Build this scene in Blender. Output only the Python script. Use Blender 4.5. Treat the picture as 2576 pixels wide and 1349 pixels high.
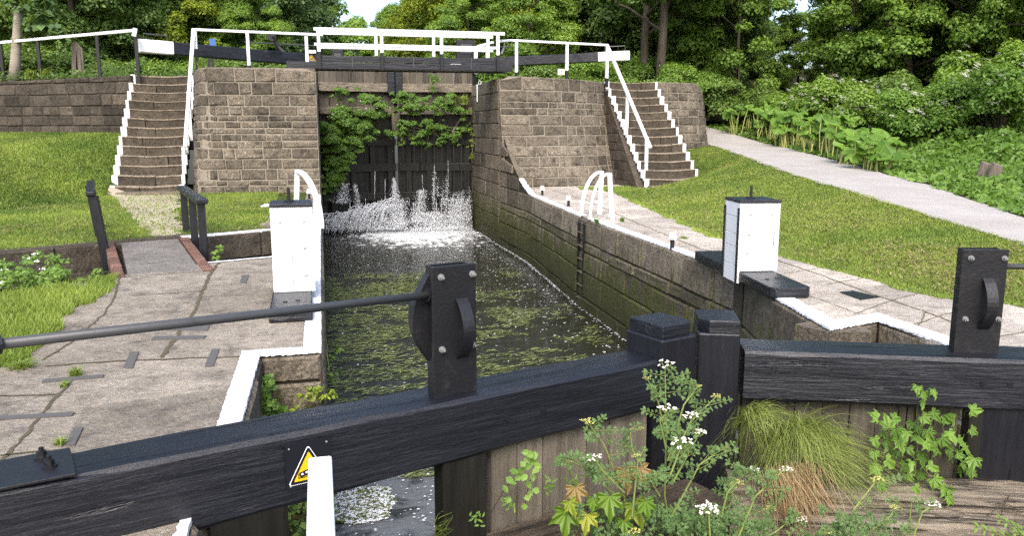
import bpy, math, random
import numpy as np
from mathutils import Vector, Matrix

for _o in list(bpy.data.objects):
    bpy.data.objects.remove(_o)
SC = bpy.context.scene
COL = SC.collection
R = math.radians

# ------------------------------------------------------------------ camera
# The photographer stands on the walkway of the lower gate; the eye is the world origin,
# +Y runs up the lock, z = -1.55 is the lock-side coping, z = -3.15 the water in the chamber.
FPX, PW, PH = 2050.0, 2576.0, 1349.0
PITCH, YAW = math.atan(354 / FPX), math.atan(476 / FPX)
cam_d = bpy.data.cameras.new('camera')
cam = bpy.data.objects.new('camera', cam_d)
COL.objects.link(cam)
cam.rotation_euler = (math.pi / 2 - PITCH, 0, -YAW)
cam_d.sensor_width = 36.0
cam_d.lens = 36.0 * FPX / PW
cam_d.clip_start, cam_d.clip_end = 0.05, 3000
SC.camera = cam

# ------------------------------------------------------------------ world, sun, exposure
W = bpy.data.worlds.new('World')
SC.world = W
W.use_nodes = True
_n = W.node_tree.nodes
_n.clear()
_sky = _n.new('ShaderNodeTexSky')
_sky.sky_type = 'NISHITA'
_sky.sun_disc = False
SUN_EL, SUN_AZ = R(48), R(198)          # azimuth measured clockwise from +Y
_sky.sun_elevation = SUN_EL
_sky.sun_rotation = SUN_AZ
_sky.altitude = 100
_sky.air_density = 1.0
_sky.dust_density = 4.0
_sky.ozone_density = 1.0
_bg = _n.new('ShaderNodeBackground')
_bg.inputs['Strength'].default_value = 0.15
_wo = _n.new('ShaderNodeOutputWorld')
W.node_tree.links.new(_sky.outputs[0], _bg.inputs[0])
W.node_tree.links.new(_bg.outputs[0], _wo.inputs[0])
sun_d = bpy.data.lights.new('sun', 'SUN')
sun_d.energy = 0.95
sun_d.angle = R(24)
sun_d.color = (1.0, 0.975, 0.93)
sun = bpy.data.objects.new('sun', sun_d)
COL.objects.link(sun)
sun.location = (0, -5, 30)
_sd = Vector((math.sin(SUN_AZ) * math.cos(SUN_EL), math.cos(SUN_AZ) * math.cos(SUN_EL), math.sin(SUN_EL)))
sun.rotation_euler = _sd.to_track_quat('Z', 'Y').to_euler()
SC.view_settings.view_transform = 'Standard'
SC.view_settings.look = 'None'
SC.view_settings.gamma = 1.0
SC.view_settings.use_curve_mapping = False
SC.view_settings.exposure = 1.47
SC.cycles.use_denoising = False
SC.cycles.use_adaptive_sampling = False
SC.cycles.max_bounces = 10
SC.cycles.diffuse_bounces = 8
SC.cycles.transmission_bounces = 8
SC.cycles.transparent_max_bounces = 4
SC.cycles.caustics_reflective = False
SC.cycles.caustics_refractive = False

# ------------------------------------------------------------------ survey helper
_fw = (math.sin(YAW) * math.cos(PITCH), math.cos(YAW) * math.cos(PITCH), -math.sin(PITCH))
_rt = (math.cos(YAW), -math.sin(YAW), 0)
_up = (math.sin(YAW) * math.sin(PITCH), math.cos(YAW) * math.sin(PITCH), math.cos(PITCH))


def at(u, v, X=None, Y=None, Z=None):
    """world point seen at pixel (u, v) of the 2576-wide photograph on a known plane"""
    a, b = (u - PW / 2) / FPX, -(v - PH / 2) / FPX
    d = [_fw[i] + a * _rt[i] + b * _up[i] for i in range(3)]
    t = X / d[0] if X is not None else Y / d[1] if Y is not None else Z / d[2]
    return Vector((d[0] * t, d[1] * t, d[2] * t))


ZC, ZW, ZU = -1.55, -3.15, 1.33


# ------------------------------------------------------------------ object helpers
def tag(o, label=None, cat=None, group=None, kind=None):
    if label: o['label'] = label
    if cat: o['category'] = cat
    if group: o['group'] = group
    if kind: o['kind'] = kind
    return o


def thing(name, label, cat, loc=(0, 0, 0), rz=0.0, group=None):
    o = bpy.data.objects.new(name, None)
    COL.objects.link(o)
    o.location = loc
    o.rotation_euler = (0, 0, rz)
    o.empty_display_size = 0.2
    return tag(o, label, cat, group)


def children(o):
    return [c for c in bpy.data.objects if c.parent == o]


def copy_tree(o, parent=None, loc=None, rz=None, scale=None, label=None):
    c = o.copy()
    COL.objects.link(c)
    c.parent = parent
    if loc is not None: c.location = loc
    if rz is not None: c.rotation_euler = (0, 0, rz)
    if scale is not None: c.scale = scale
    if label: c['label'] = label
    for ch in children(o):
        copy_tree(ch, c)
    return c


def wmat(o):
    m = Matrix.Identity(4)
    ch = []
    while o is not None:
        ch.append(o); o = o.parent
    for q in reversed(ch):
        m = m @ Matrix.LocRotScale(q.location, q.rotation_euler, q.scale)
    return m


def link_mesh(name, me, mat, parent=None, world=False, smooth=False, bevel=0.0, seg=2):
    if parent is not None and world:
        me.transform(wmat(parent).inverted())
    if smooth:
        me.polygons.foreach_set('use_smooth', [True] * len(me.polygons))
    me.update()
    o = bpy.data.objects.new(name, me)
    COL.objects.link(o)
    if mat is not None:
        for mm in (mat if isinstance(mat, (list, tuple)) else [mat]):
            me.materials.append(mm)
    o.parent = parent
    if bevel:
        b = o.modifiers.new('bevel', 'BEVEL')
        b.width = bevel
        b.segments = seg
        b.limit_method = 'ANGLE'
        b.angle_limit = R(35)
    return o


class MB:
    """collects polygons (with a tint per face) and links them as ONE mesh object"""
    def __init__(s):
        s.v, s.f, s.t, s.mi = [], [], [], []

    def face(s, pts, tint=1.0, mi=0):
        b = len(s.v)
        s.v += [tuple(p) for p in pts]
        s.f.append(tuple(range(b, b + len(pts))))
        s.t.append(tint); s.mi.append(mi)

    def hexa(s, p, tint=1.0, mi=0):
        """p: 8 corners, 0-3 bottom ring counter-clockwise, 4-7 top ring"""
        b = len(s.v)
        s.v += [tuple(q) for q in p]
        for q in ((3, 2, 1, 0), (4, 5, 6, 7), (0, 1, 5, 4), (1, 2, 6, 5), (2, 3, 7, 6), (3, 0, 4, 7)):
            s.f.append(tuple(b + i for i in q)); s.t.append(tint); s.mi.append(mi)

    def box(s, lo, hi, tint=1.0, mi=0, M=None):
        (a, b, c), (d, e, f) = lo, hi
        p = [Vector(q) for q in ((a, b, c), (d, b, c), (d, e, c), (a, e, c), (a, b, f), (d, b, f), (d, e, f), (a, e, f))]
        if M is not None: p = [M @ q for q in p]
        s.hexa(p, tint, mi)

    def prism(s, poly, z0, z1, tint=1.0, mi=0):
        """poly counter-clockwise (x, y); z0/z1 numbers or lists"""
        n = len(poly)
        lo = [(x, y, z0[i] if isinstance(z0, (list, tuple)) else z0) for i, (x, y) in enumerate(poly)]
        hi = [(x, y, z1[i] if isinstance(z1, (list, tuple)) else z1) for i, (x, y) in enumerate(poly)]
        b = len(s.v)
        s.v += lo + hi
        s.f.append(tuple(range(b + n - 1, b - 1, -1))); s.t.append(tint); s.mi.append(mi)
        s.f.append(tuple(range(b + n, b + 2 * n))); s.t.append(tint); s.mi.append(mi)
        for i in range(n):
            j = (i + 1) % n
            s.f.append((b + i, b + j, b + n + j, b + n + i)); s.t.append(tint); s.mi.append(mi)

    def extrude(s, poly, d, tint=1.0, mi=0):
        """closed planar 3-D polygon pushed along the vector d"""
        n = len(poly); d = Vector(d)
        b = len(s.v)
        s.v += [tuple(p) for p in poly] + [tuple(Vector(p) + d) for p in poly]
        s.f.append(tuple(range(b + n - 1, b - 1, -1))); s.f.append(tuple(range(b + n, b + 2 * n)))
        s.t += [tint] * 2; s.mi += [mi] * 2
        for i in range(n):
            j = (i + 1) % n
            s.f.append((b + i, b + j, b + n + j, b + n + i)); s.t.append(tint); s.mi.append(mi)

    def tube(s, pts, r, n=8, tint=1.0, mi=0, caps=True):
        pts = [Vector(p) for p in pts]
        rs = r if isinstance(r, (list, tuple)) else [r] * len(pts)
        b = len(s.v)
        prev = None
        for i, p in enumerate(pts):
            t = (pts[min(i + 1, len(pts) - 1)] - pts[max(i - 1, 0)]).normalized()
            if prev is None:
                a = t.orthogonal().normalized()
            else:
                a = (prev - t * prev.dot(t))
                a = a.normalized() if a.length > 1e-6 else t.orthogonal().normalized()
            prev = a
            c = t.cross(a)
            for k in range(n):
                g = 2 * math.pi * k / n
                s.v.append(tuple(p + (a * math.cos(g) + c * math.sin(g)) * rs[i]))
        for i in range(len(pts) - 1):
            for k in range(n):
                j = (k + 1) % n
                s.f.append((b + i * n + k, b + i * n + j, b + (i + 1) * n + j, b + (i + 1) * n + k)); s.t.append(tint); s.mi.append(mi)
        if caps:
            s.f.append(tuple(b + k for k in range(n - 1, -1, -1))); s.t.append(tint); s.mi.append(mi)
            e = b + (len(pts) - 1) * n
            s.f.append(tuple(e + k for k in range(n))); s.t.append(tint); s.mi.append(mi)

    def bar(s, p, q, w, h, up=(0, 0, 1), tint=1.0, mi=0):
        """rectangular bar from p to q (centre line), w across, h along up"""
        p, q = Vector(p), Vector(q)
        d = (q - p).normalized(); u = Vector(up)
        a = d.cross(u).normalized() * (w / 2); u = a.cross(d).normalized() * (h / 2)
        s.hexa([p - a - u, p + a - u, q + a - u, q - a - u, p - a + u, p + a + u, q + a + u, q - a + u], tint, mi)

    def ribbon(s, pts, side, w, th, tint=1.0, mi=0):
        """flat strap following pts, width w along the vector side, thickness th"""
        side = Vector(side).normalized() * (w / 2)
        pts = [Vector(p) for p in pts]
        ring = []
        for i, p in enumerate(pts):
            t = (pts[min(i + 1, len(pts) - 1)] - pts[max(i - 1, 0)]).normalized()
            nn = t.cross(side).normalized() * (th / 2)
            ring.append([p - side - nn, p + side - nn, p + side + nn, p - side + nn])
        b = len(s.v)
        for q in ring: s.v += [tuple(x) for x in q]
        for i in range(len(pts) - 1):
            for k in range(4):
                j = (k + 1) % 4
                s.f.append((b + i * 4 + k, b + i * 4 + j, b + i * 4 + 4 + j, b + i * 4 + 4 + k)); s.t.append(tint); s.mi.append(mi)
        e = b + (len(pts) - 1) * 4
        s.f += [(b + 3, b + 2, b + 1, b), (e, e + 1, e + 2, e + 3)]
        s.t += [tint] * 2; s.mi += [mi] * 2

    def ball(s, c, r, n=8, m=5, sc=(1, 1, 1), tint=1.0, mi=0):
        b = len(s.v)
        c = Vector(c)
        for i in range(m + 1):
            th = math.pi * i / m
            for k in range(n):
                g = 2 * math.pi * k / n
                s.v.append((c.x + r * sc[0] * math.sin(th) * math.cos(g), c.y + r * sc[1] * math.sin(th) * math.sin(g), c.z + r * sc[2] * math.cos(th)))
        for i in range(m):
            for k in range(n):
                j = (k + 1) % n
                s.f.append((b + (i + 1) * n + k, b + (i + 1) * n + j, b + i * n + j, b + i * n + k)); s.t.append(tint); s.mi.append(mi)

    def build(s, name, mat, parent=None, world=False, smooth=False, bevel=0.0, seg=2):
        me = bpy.data.meshes.new(name)
        me.from_pydata(s.v, [], s.f)
        a = me.attributes.new('tint', 'FLOAT', 'FACE')
        a.data.foreach_set('value', s.t)
        if any(s.mi): me.polygons.foreach_set('material_index', s.mi)
        return link_mesh(name, me, mat, parent, world, smooth, bevel, seg)


def np_mesh(name, V, F, tint, mat, parent=None, world=False, smooth=False):
    """V (n,3), F (m,k) all faces with k corners, tint (m,)"""
    me = bpy.data.meshes.new(name)
    V = np.ascontiguousarray(V, np.float32); F = np.ascontiguousarray(F, np.int32)
    m, k = F.shape
    me.vertices.add(len(V)); me.vertices.foreach_set('co', V.ravel())
    me.loops.add(m * k); me.loops.foreach_set('vertex_index', F.ravel())
    me.polygons.add(m)
    me.polygons.foreach_set('loop_start', np.arange(0, m * k, k, dtype=np.int32))
    a = me.attributes.new('tint', 'FLOAT', 'FACE')
    a.data.foreach_set('value', np.ascontiguousarray(tint, np.float32))
    me.update(calc_edges=True)
    me.validate()
    return link_mesh(name, me, mat, parent, world, smooth)


# ------------------------------------------------------------------ material helper
class NT:
    def __init__(s, name):
        s.m = bpy.data.materials.new(name)
        s.m.use_nodes = True
        s.n, s.l = s.m.node_tree.nodes, s.m.node_tree.links
        s.n.clear()
        s.out = s.n.new('ShaderNodeOutputMaterial')
        s.bs = s.n.new('ShaderNodeBsdfPrincipled')
        s.l.new(s.bs.outputs[0], s.out.inputs[0])
        s.tc = s.n.new('ShaderNodeTexCoord')
        s.co = s.tc.outputs['Object']

    def lk(s, a, b): s.l.new(a, b)

    def mp(s, scale=(1, 1, 1), co=None):
        m = s.n.new('ShaderNodeMapping')
        m.inputs['Scale'].default_value = scale
        s.lk(co or s.co, m.inputs[0])
        return m.outputs[0]

    def noise(s, scale, detail=5, rough=.55, co=None, dist=0.0):
        t = s.n.new('ShaderNodeTexNoise')
        t.inputs['Scale'].default_value = scale
        t.inputs['Detail'].default_value = detail
        t.inputs['Roughness'].default_value = rough
        t.inputs['Distortion'].default_value = dist
        s.lk(co or s.co, t.inputs['Vector'])
        return t.outputs['Fac']

    def ramp(s, fac, stops):
        r = s.n.new('ShaderNodeValToRGB')
        e = r.color_ramp.elements
        while len(e) < len(stops): e.new(.5)
        for k, (p, c) in enumerate(stops):
            e[k].position = p
            e[k].color = (*c, 1) if isinstance(c, (tuple, list)) else (c, c, c, 1)
        s.lk(fac, r.inputs[0])
        return r.outputs[0]

    def mask(s, fac, lo, hi):
        r = s.n.new('ShaderNodeMapRange')
        r.inputs['From Min'].default_value = lo
        r.inputs['From Max'].default_value = hi
        s.lk(fac, r.inputs['Value'])
        return r.outputs[0]

    def math(s, op, a, b=None):
        m = s.n.new('ShaderNodeMath')
        m.operation = op
        for k, q in enumerate((a, b)):
            if q is None: continue
            if isinstance(q, (int, float)): m.inputs[k].default_value = q
            else: s.lk(q, m.inputs[k])
        return m.outputs[0]

    def mix(s, fac, a, b, mode='MIX'):
        m = s.n.new('ShaderNodeMix')
        m.data_type = 'RGBA'
        m.blend_type = mode
        for sock, q in ((m.inputs[0], fac), (m.inputs[6], a), (m.inputs[7], b)):
            if isinstance(q, (int, float)): sock.default_value = q
            elif isinstance(q, (tuple, list)): sock.default_value = (*q, 1)
            else: s.lk(q, sock)
        return m.outputs[2]

    def attr(s, name='tint'):
        a = s.n.new('ShaderNodeAttribute')
        a.attribute_name = name
        return a.outputs['Fac']

    def xyz(s, co=None):
        x = s.n.new('ShaderNodeSeparateXYZ')
        s.lk(co or s.co, x.inputs[0])
        return x.outputs

    def pos(s):
        return s.n.new('ShaderNodeNewGeometry').outputs['Position']

    def bump(s, h, strength=.3, dist=.02, normal=None):
        b = s.n.new('ShaderNodeBump')
        b.inputs['Strength'].default_value = strength
        b.inputs['Distance'].default_value = dist
        s.lk(h, b.inputs['Height'])
        if normal is not None: s.lk(normal, b.inputs['Normal'])
        return b.outputs[0]

    def fin(s, col, rough=.7, normal=None, spec=.4, metal=0.0):
        def put(sock, q):
            if isinstance(q, (int, float)): sock.default_value = q
            elif isinstance(q, (tuple, list)): sock.default_value = (*q, 1)
            else: s.lk(q, sock)
        put(s.bs.inputs['Base Color'], col)
        put(s.bs.inputs['Roughness'], rough)
        s.bs.inputs['Specular IOR Level'].default_value = spec
        s.bs.inputs['Metallic'].default_value = metal
        if normal is not None: s.lk(normal, s.bs.inputs['Normal'])
        return s.m


def stone_mat(name, c1, c2, mortar, lichen=0.0, soot=0.0, moss_z=None, rough=.85, grain=1.0, slab=0.0):
    t = NT(name)
    P = t.pos()
    n1 = t.noise(2.2, 6, .6, P)
    n2 = t.noise(38, 5, .7, P)
    col = t.mix(t.mask(n1, .3, .7), c1, c2)
    n3 = t.noise(13, 6, .7, P)
    col = t.mix(t.math('MULTIPLY', t.mask(n2, .40, .66), grain), col, t.mix(.75, col, (.018, .014, .01)))
    col = t.mix(t.math('MULTIPLY', t.mask(n3, .54, .66), .65 * grain), col, (.03, .024, .018))
    col = t.mix(t.math('MULTIPLY', t.mask(n3, .44, .34), .35), col, t.mix(1.0, col, (1.7, 1.65, 1.55), 'MULTIPLY'))
    if slab:
        vo = t.n.new('ShaderNodeTexVoronoi')
        vo.inputs['Scale'].default_value = slab
        t.lk(t.mp((1, .8, 1), P), vo.inputs['Vector'])
        bw = t.n.new('ShaderNodeSeparateColor'); t.lk(vo.outputs['Color'], bw.inputs[0])
        g_ = t.math('ADD', t.math('MULTIPLY', bw.outputs[0], .4), .8)
        col = t.mix(1.0, col, _gray(t, g_), 'MULTIPLY')
    if soot:
        n = t.noise(5, 6, .65, P)
        col = t.mix(t.math('MULTIPLY', t.mask(n, .5, .68), soot), col, (.03, .026, .022))
    if lichen:
        n = t.noise(17, 4, .6, P)
        col = t.mix(t.math('MULTIPLY', t.mask(n, .60, .68), lichen), col, (.42, .39, .33))
    a = t.attr()
    col = t.mix(t.math('LESS_THAN', a, 0.0), t.mix(1.0, col, _gray(t, a), 'MULTIPLY'), mortar)
    if moss_z:
        z0, z1, amt = moss_z
        z = t.xyz(P)[2]
        st = t.noise(9, 6, .7, t.mp((1, 1, .22), P))
        hgt = t.mask(z, z1, z0)
        m = t.mask(t.math('ADD', st, t.math('MULTIPLY', hgt, .42)), .62, .70)
        g = t.mix(t.mask(t.noise(30, 3, .6, P), .35, .65), (.035, .042, .008), (.10, .105, .022))
        col = t.mix(t.math('MULTIPLY', m, amt), col, g)
        wet = t.mask(z, -2.15, -3.0)
        col = t.mix(t.math('MULTIPLY', wet, .62), col, (.016, .015, .010))
    h = t.math('SUBTRACT', t.math('MULTIPLY', n2, -.5), t.math('MULTIPLY', n3, 1.2))
    return t.fin(col, rough, t.bump(h, .9, .03), .25)


def _gray(t, a):
    c = t.n.new('ShaderNodeCombineXYZ')
    for k in range(3): t.lk(a, c.inputs[k])
    return c.outputs[0]


def wood_mat(name, c1, c2, rough=.7, stretch=(1.5, 22, 22), bump=.6, crack=(.01, .008, .006), spec=.35, bd=.01, flake=None, crk=(.62, .7), dist=.25):
    """timber with the grain along local x"""
    t = NT(name)
    co = t.mp(stretch)
    n = t.noise(1.0, 8, .65, co, dist)
    fine = t.noise(3.2, 6, .7, co, dist * .6)
    col = t.mix(t.mask(n, .3, .7), c1, c2)
    cr = t.mask(t.noise(.55, 6, .6, co, dist * 2), crk[0], crk[1])
    col = t.mix(cr, col, crack)
    if flake:
        col = t.mix(t.mask(t.noise(2.5, 6, .7, t.mp((4, 12, 12))), .66, .72), col, flake)
    a = t.attr()
    col = t.mix(1.0, col, _gray(t, a), 'MULTIPLY')
    h = t.math('SUBTRACT', t.math('ADD', n, t.math('MULTIPLY', fine, .7)), t.math('MULTIPLY', cr, 1.4))
    rr = t.mask(fine, .2, .9)
    return t.fin(col, t.math('ADD', t.math('MULTIPLY', rr, .22), rough - .1), t.bump(h, bump, bd), spec)


def paint_mat(name, col, dirt, rough=.45, amt=.5, bump=.15, sc=6):
    t = NT(name)
    P = t.pos()
    n = t.noise(sc, 6, .65, P)
    st = t.noise(7, 5, .6, t.mp((3, 3, .35), P))
    c = t.mix(t.math('MULTIPLY', t.mask(n, .56, .74), amt), col, dirt)
    c = t.mix(t.math('MULTIPLY', t.mask(st, .6, .85), amt * .6), c, dirt)
    return t.fin(c, rough, t.bump(t.noise(55, 5, .7, P), bump, .006), .4)


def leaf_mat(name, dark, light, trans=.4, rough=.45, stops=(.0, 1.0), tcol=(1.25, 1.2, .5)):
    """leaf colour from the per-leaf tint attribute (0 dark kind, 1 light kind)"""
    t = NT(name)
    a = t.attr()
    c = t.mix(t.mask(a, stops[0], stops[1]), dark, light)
    t.fin(c, rough, None, .3)
    tr = t.n.new('ShaderNodeBsdfTranslucent')
    t.lk(t.mix(1.0, c, tcol, 'MULTIPLY'), tr.inputs[0])
    mx = t.n.new('ShaderNodeMixShader')
    mx.inputs[0].default_value = trans
    t.lk(t.bs.outputs[0], mx.inputs[1]); t.lk(tr.outputs[0], mx.inputs[2])
    t.lk(mx.outputs[0], t.out.inputs[0])
    return t.m


MAT = {}
MAT['abutment'] = stone_mat('abutment_stone', (.185, .153, .112), (.28, .235, .175), (.245, .21, .16), lichen=.5, soot=.85)
MAT['dark_stone'] = stone_mat('dark_stone', (.072, .059, .044), (.14, .115, .085), (.06, .048, .034), lichen=.15, soot=.6)
MAT['quay'] = stone_mat('quay_stone', (.155, .128, .094), (.245, .205, .15), (.035, .03, .02), lichen=.2, soot=.45, moss_z=(-3.1, -1.55, .9))
MAT['step'] = stone_mat('step_stone', (.15, .12, .083), (.25, .205, .15), (.05, .04, .03), lichen=.1, soot=.5)
MAT['flag'] = stone_mat('flag_stone', (.225, .192, .15), (.345, .30, .24), (.10, .085, .05), lichen=.45, soot=.5, slab=.9, grain=.45)
MAT['flag_pale'] = stone_mat('pale_flag_stone', (.42, .365, .30), (.57, .505, .43), (.17, .145, .09), lichen=.5, soot=.3, slab=1.3, grain=.4)
MAT['white'] = paint_mat('white_paint', (.76, .77, .77), (.36, .34, .30), amt=.30, bump=.3)
MAT['white_edge'] = paint_mat('white_masonry_paint', (.74, .745, .74), (.24, .215, .175), .7, .75, .6, 14)
MAT['black'] = wood_mat('black_painted_timber', (.0042, .0046, .0078), (.0100, .0105, .0155), .36, (1.1, 14, 14), bump=.6, crack=(.001, .001, .002), spec=.5, bd=.016)
MAT['black_v'] = wood_mat('black_painted_post', (.0042, .0046, .0078), (.0100, .0105, .0155), .36, (14, 14, 1.1), bump=.6, crack=(.001, .001, .002), spec=.5, bd=.016)
MAT['iron'] = paint_mat('black_painted_iron', (.010, .010, .012), (.035, .031, .027), .38, .6, .5, 14)
MAT['steel'] = paint_mat('zinc_steel', (.20, .20, .195), (.16, .13, .10), .4, .5, .1, 30)
MAT['worn_iron'] = paint_mat('worn_iron', (.085, .08, .075), (.13, .11, .09), .7, .6, .3, 20)
MAT['rod'] = paint_mat('grey_steel_rod', (.055, .056, .058), (.03, .026, .022), .4, .6, .2, 12)
MAT['timber'] = wood_mat('weathered_timber', (.085, .072, .052), (.20, .17, .13), .8, (22, 22, 1.6), 1.0, (.02, .015, .01))
MAT['timber_h'] = wood_mat('weathered_beam', (.10, .082, .06), (.36, .30, .225), .85, (1.2, 22, 22), 1.2, (.018, .013, .009), bd=.02)
MAT['crack'] = paint_mat('rotten_split', (.02, .015, .011), (.035, .027, .02), .9, .5, .3, 12)
MAT['log'] = wood_mat('rotten_beam', (.06, .043, .029), (.17, .13, .092), .85, (1.8, 24, 24), 1.4, (.012, .009, .006), bd=.03)
MAT['wet_wood'] = wood_mat('wet_dark_timber', (.006, .006, .005), (.018, .016, .012), .45, (18, 18, 1.5), .8, (.002, .002, .002))
MAT['brick'] = stone_mat('red_brick', (.20, .10, .07), (.29, .17, .125), (.13, .11, .09), soot=.3)
MAT['path'] = None
MAT['yellow'] = paint_mat('yellow_sign', (.72, .42, .012), (.6, .35, .02), .35, .1, .02)
MAT['white_flat'] = paint_mat('white_sign', (.8, .8, .8), (.6, .6, .58), .4, .15, .02)
MAT['black_flat'] = paint_mat('black_sign', (.010, .011, .015), (.02, .02, .024), .35, .3, .03)
MAT['blue'] = paint_mat('blue_sign', (.04, .12, .33), (.05, .09, .2), .4, .3, .02)
MAT['cream'] = paint_mat('cream_plate', (.72, .68, .5), (.5, .46, .3), .5, .4, .05)
# ================================================================== ground, water, masonry
rng = random.Random(7)


def grass_ground_mat(name, c1, c2, c3):
    t = NT(name)
    P = t.pos()
    n = t.noise(.9, 6, .6, P)
    f = t.noise(26, 6, .75, P)
    c = t.mix(t.mask(n, .3, .7), c1, c2)
    c = t.mix(t.mask(f, .42, .62), c, c3)
    return t.fin(c, .9, t.bump(f, 1.0, .05), .1)


MAT['lawn'] = grass_ground_mat('lawn', (.060, .095, .016), (.095, .125, .024), (.035, .05, .012))
MAT['soil'] = grass_ground_mat('woodland_floor', (.03, .035, .010), (.05, .05, .018), (.02, .017, .010))


def gravel_mat(name, c1, c2, c3, grass=0.0):
    t = NT(name)
    P = t.pos()
    n = t.noise(1.3, 6, .6, P)
    f = t.noise(60, 4, .75, P)
    c = t.mix(t.mask(n, .3, .7), c1, c2)
    c = t.mix(t.math('MULTIPLY', t.mask(f, .5, .75), .6), c, c3)
    if grass:
        g = t.noise(2.6, 7, .75, P)
        c = t.mix(t.math('MULTIPLY', t.mask(g, .56, .66), grass), c, (.09, .11, .025))
    st = t.noise(.7, 7, .7, t.mp((1, 2.2, 1), P))
    c = t.mix(t.math('MULTIPLY', t.mask(st, .62, .7), .35), c, (.16, .14, .11))
    return t.fin(c, .9, t.bump(f, .35, .015), .2)


MAT['path'] = gravel_mat('gravel', (.315, .29, .265), (.385, .36, .335), (.27, .245, .22))
MAT['yard'] = gravel_mat('worn_gravel', (.34, .29, .21), (.45, .39, .30), (.24, .20, .14), .8)
MAT['slab'] = stone_mat('concrete_slab', (.17, .152, .135), (.26, .236, .21), (.05, .05, .04), lichen=.25, soot=.35, grain=.5)


def offset_line(pts, d):
    """shift a polyline by d to its right"""
    out = []
    for i, p in enumerate(pts):
        a, b = pts[max(i - 1, 0)], pts[min(i + 1, len(pts) - 1)]
        u = Vector((p[0] - a[0], p[1] - a[1])) if i else Vector((b[0] - p[0], b[1] - p[1]))
        w = Vector((b[0] - p[0], b[1] - p[1])) if i < len(pts) - 1 else u
        u, w = u.normalized(), w.normalized()
        t = (u + w).normalized()
        k = d / max(.35, (t.y * u.y + t.x * u.x))
        out.append((p[0] + t.y * k, p[1] - t.x * k))
    return out


def lerp_line(pts, s):
    L = [math.dist(pts[i], pts[i + 1]) for i in range(len(pts) - 1)]
    for i, l in enumerate(L):
        if s <= l or i == len(L) - 1:
            k = s / l
            return (pts[i][0] + (pts[i + 1][0] - pts[i][0]) * k, pts[i][1] + (pts[i + 1][1] - pts[i][1]) * k)
        s -= l


def line_len(pts): return sum(math.dist(pts[i], pts[i + 1]) for i in range(len(pts) - 1))


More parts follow.
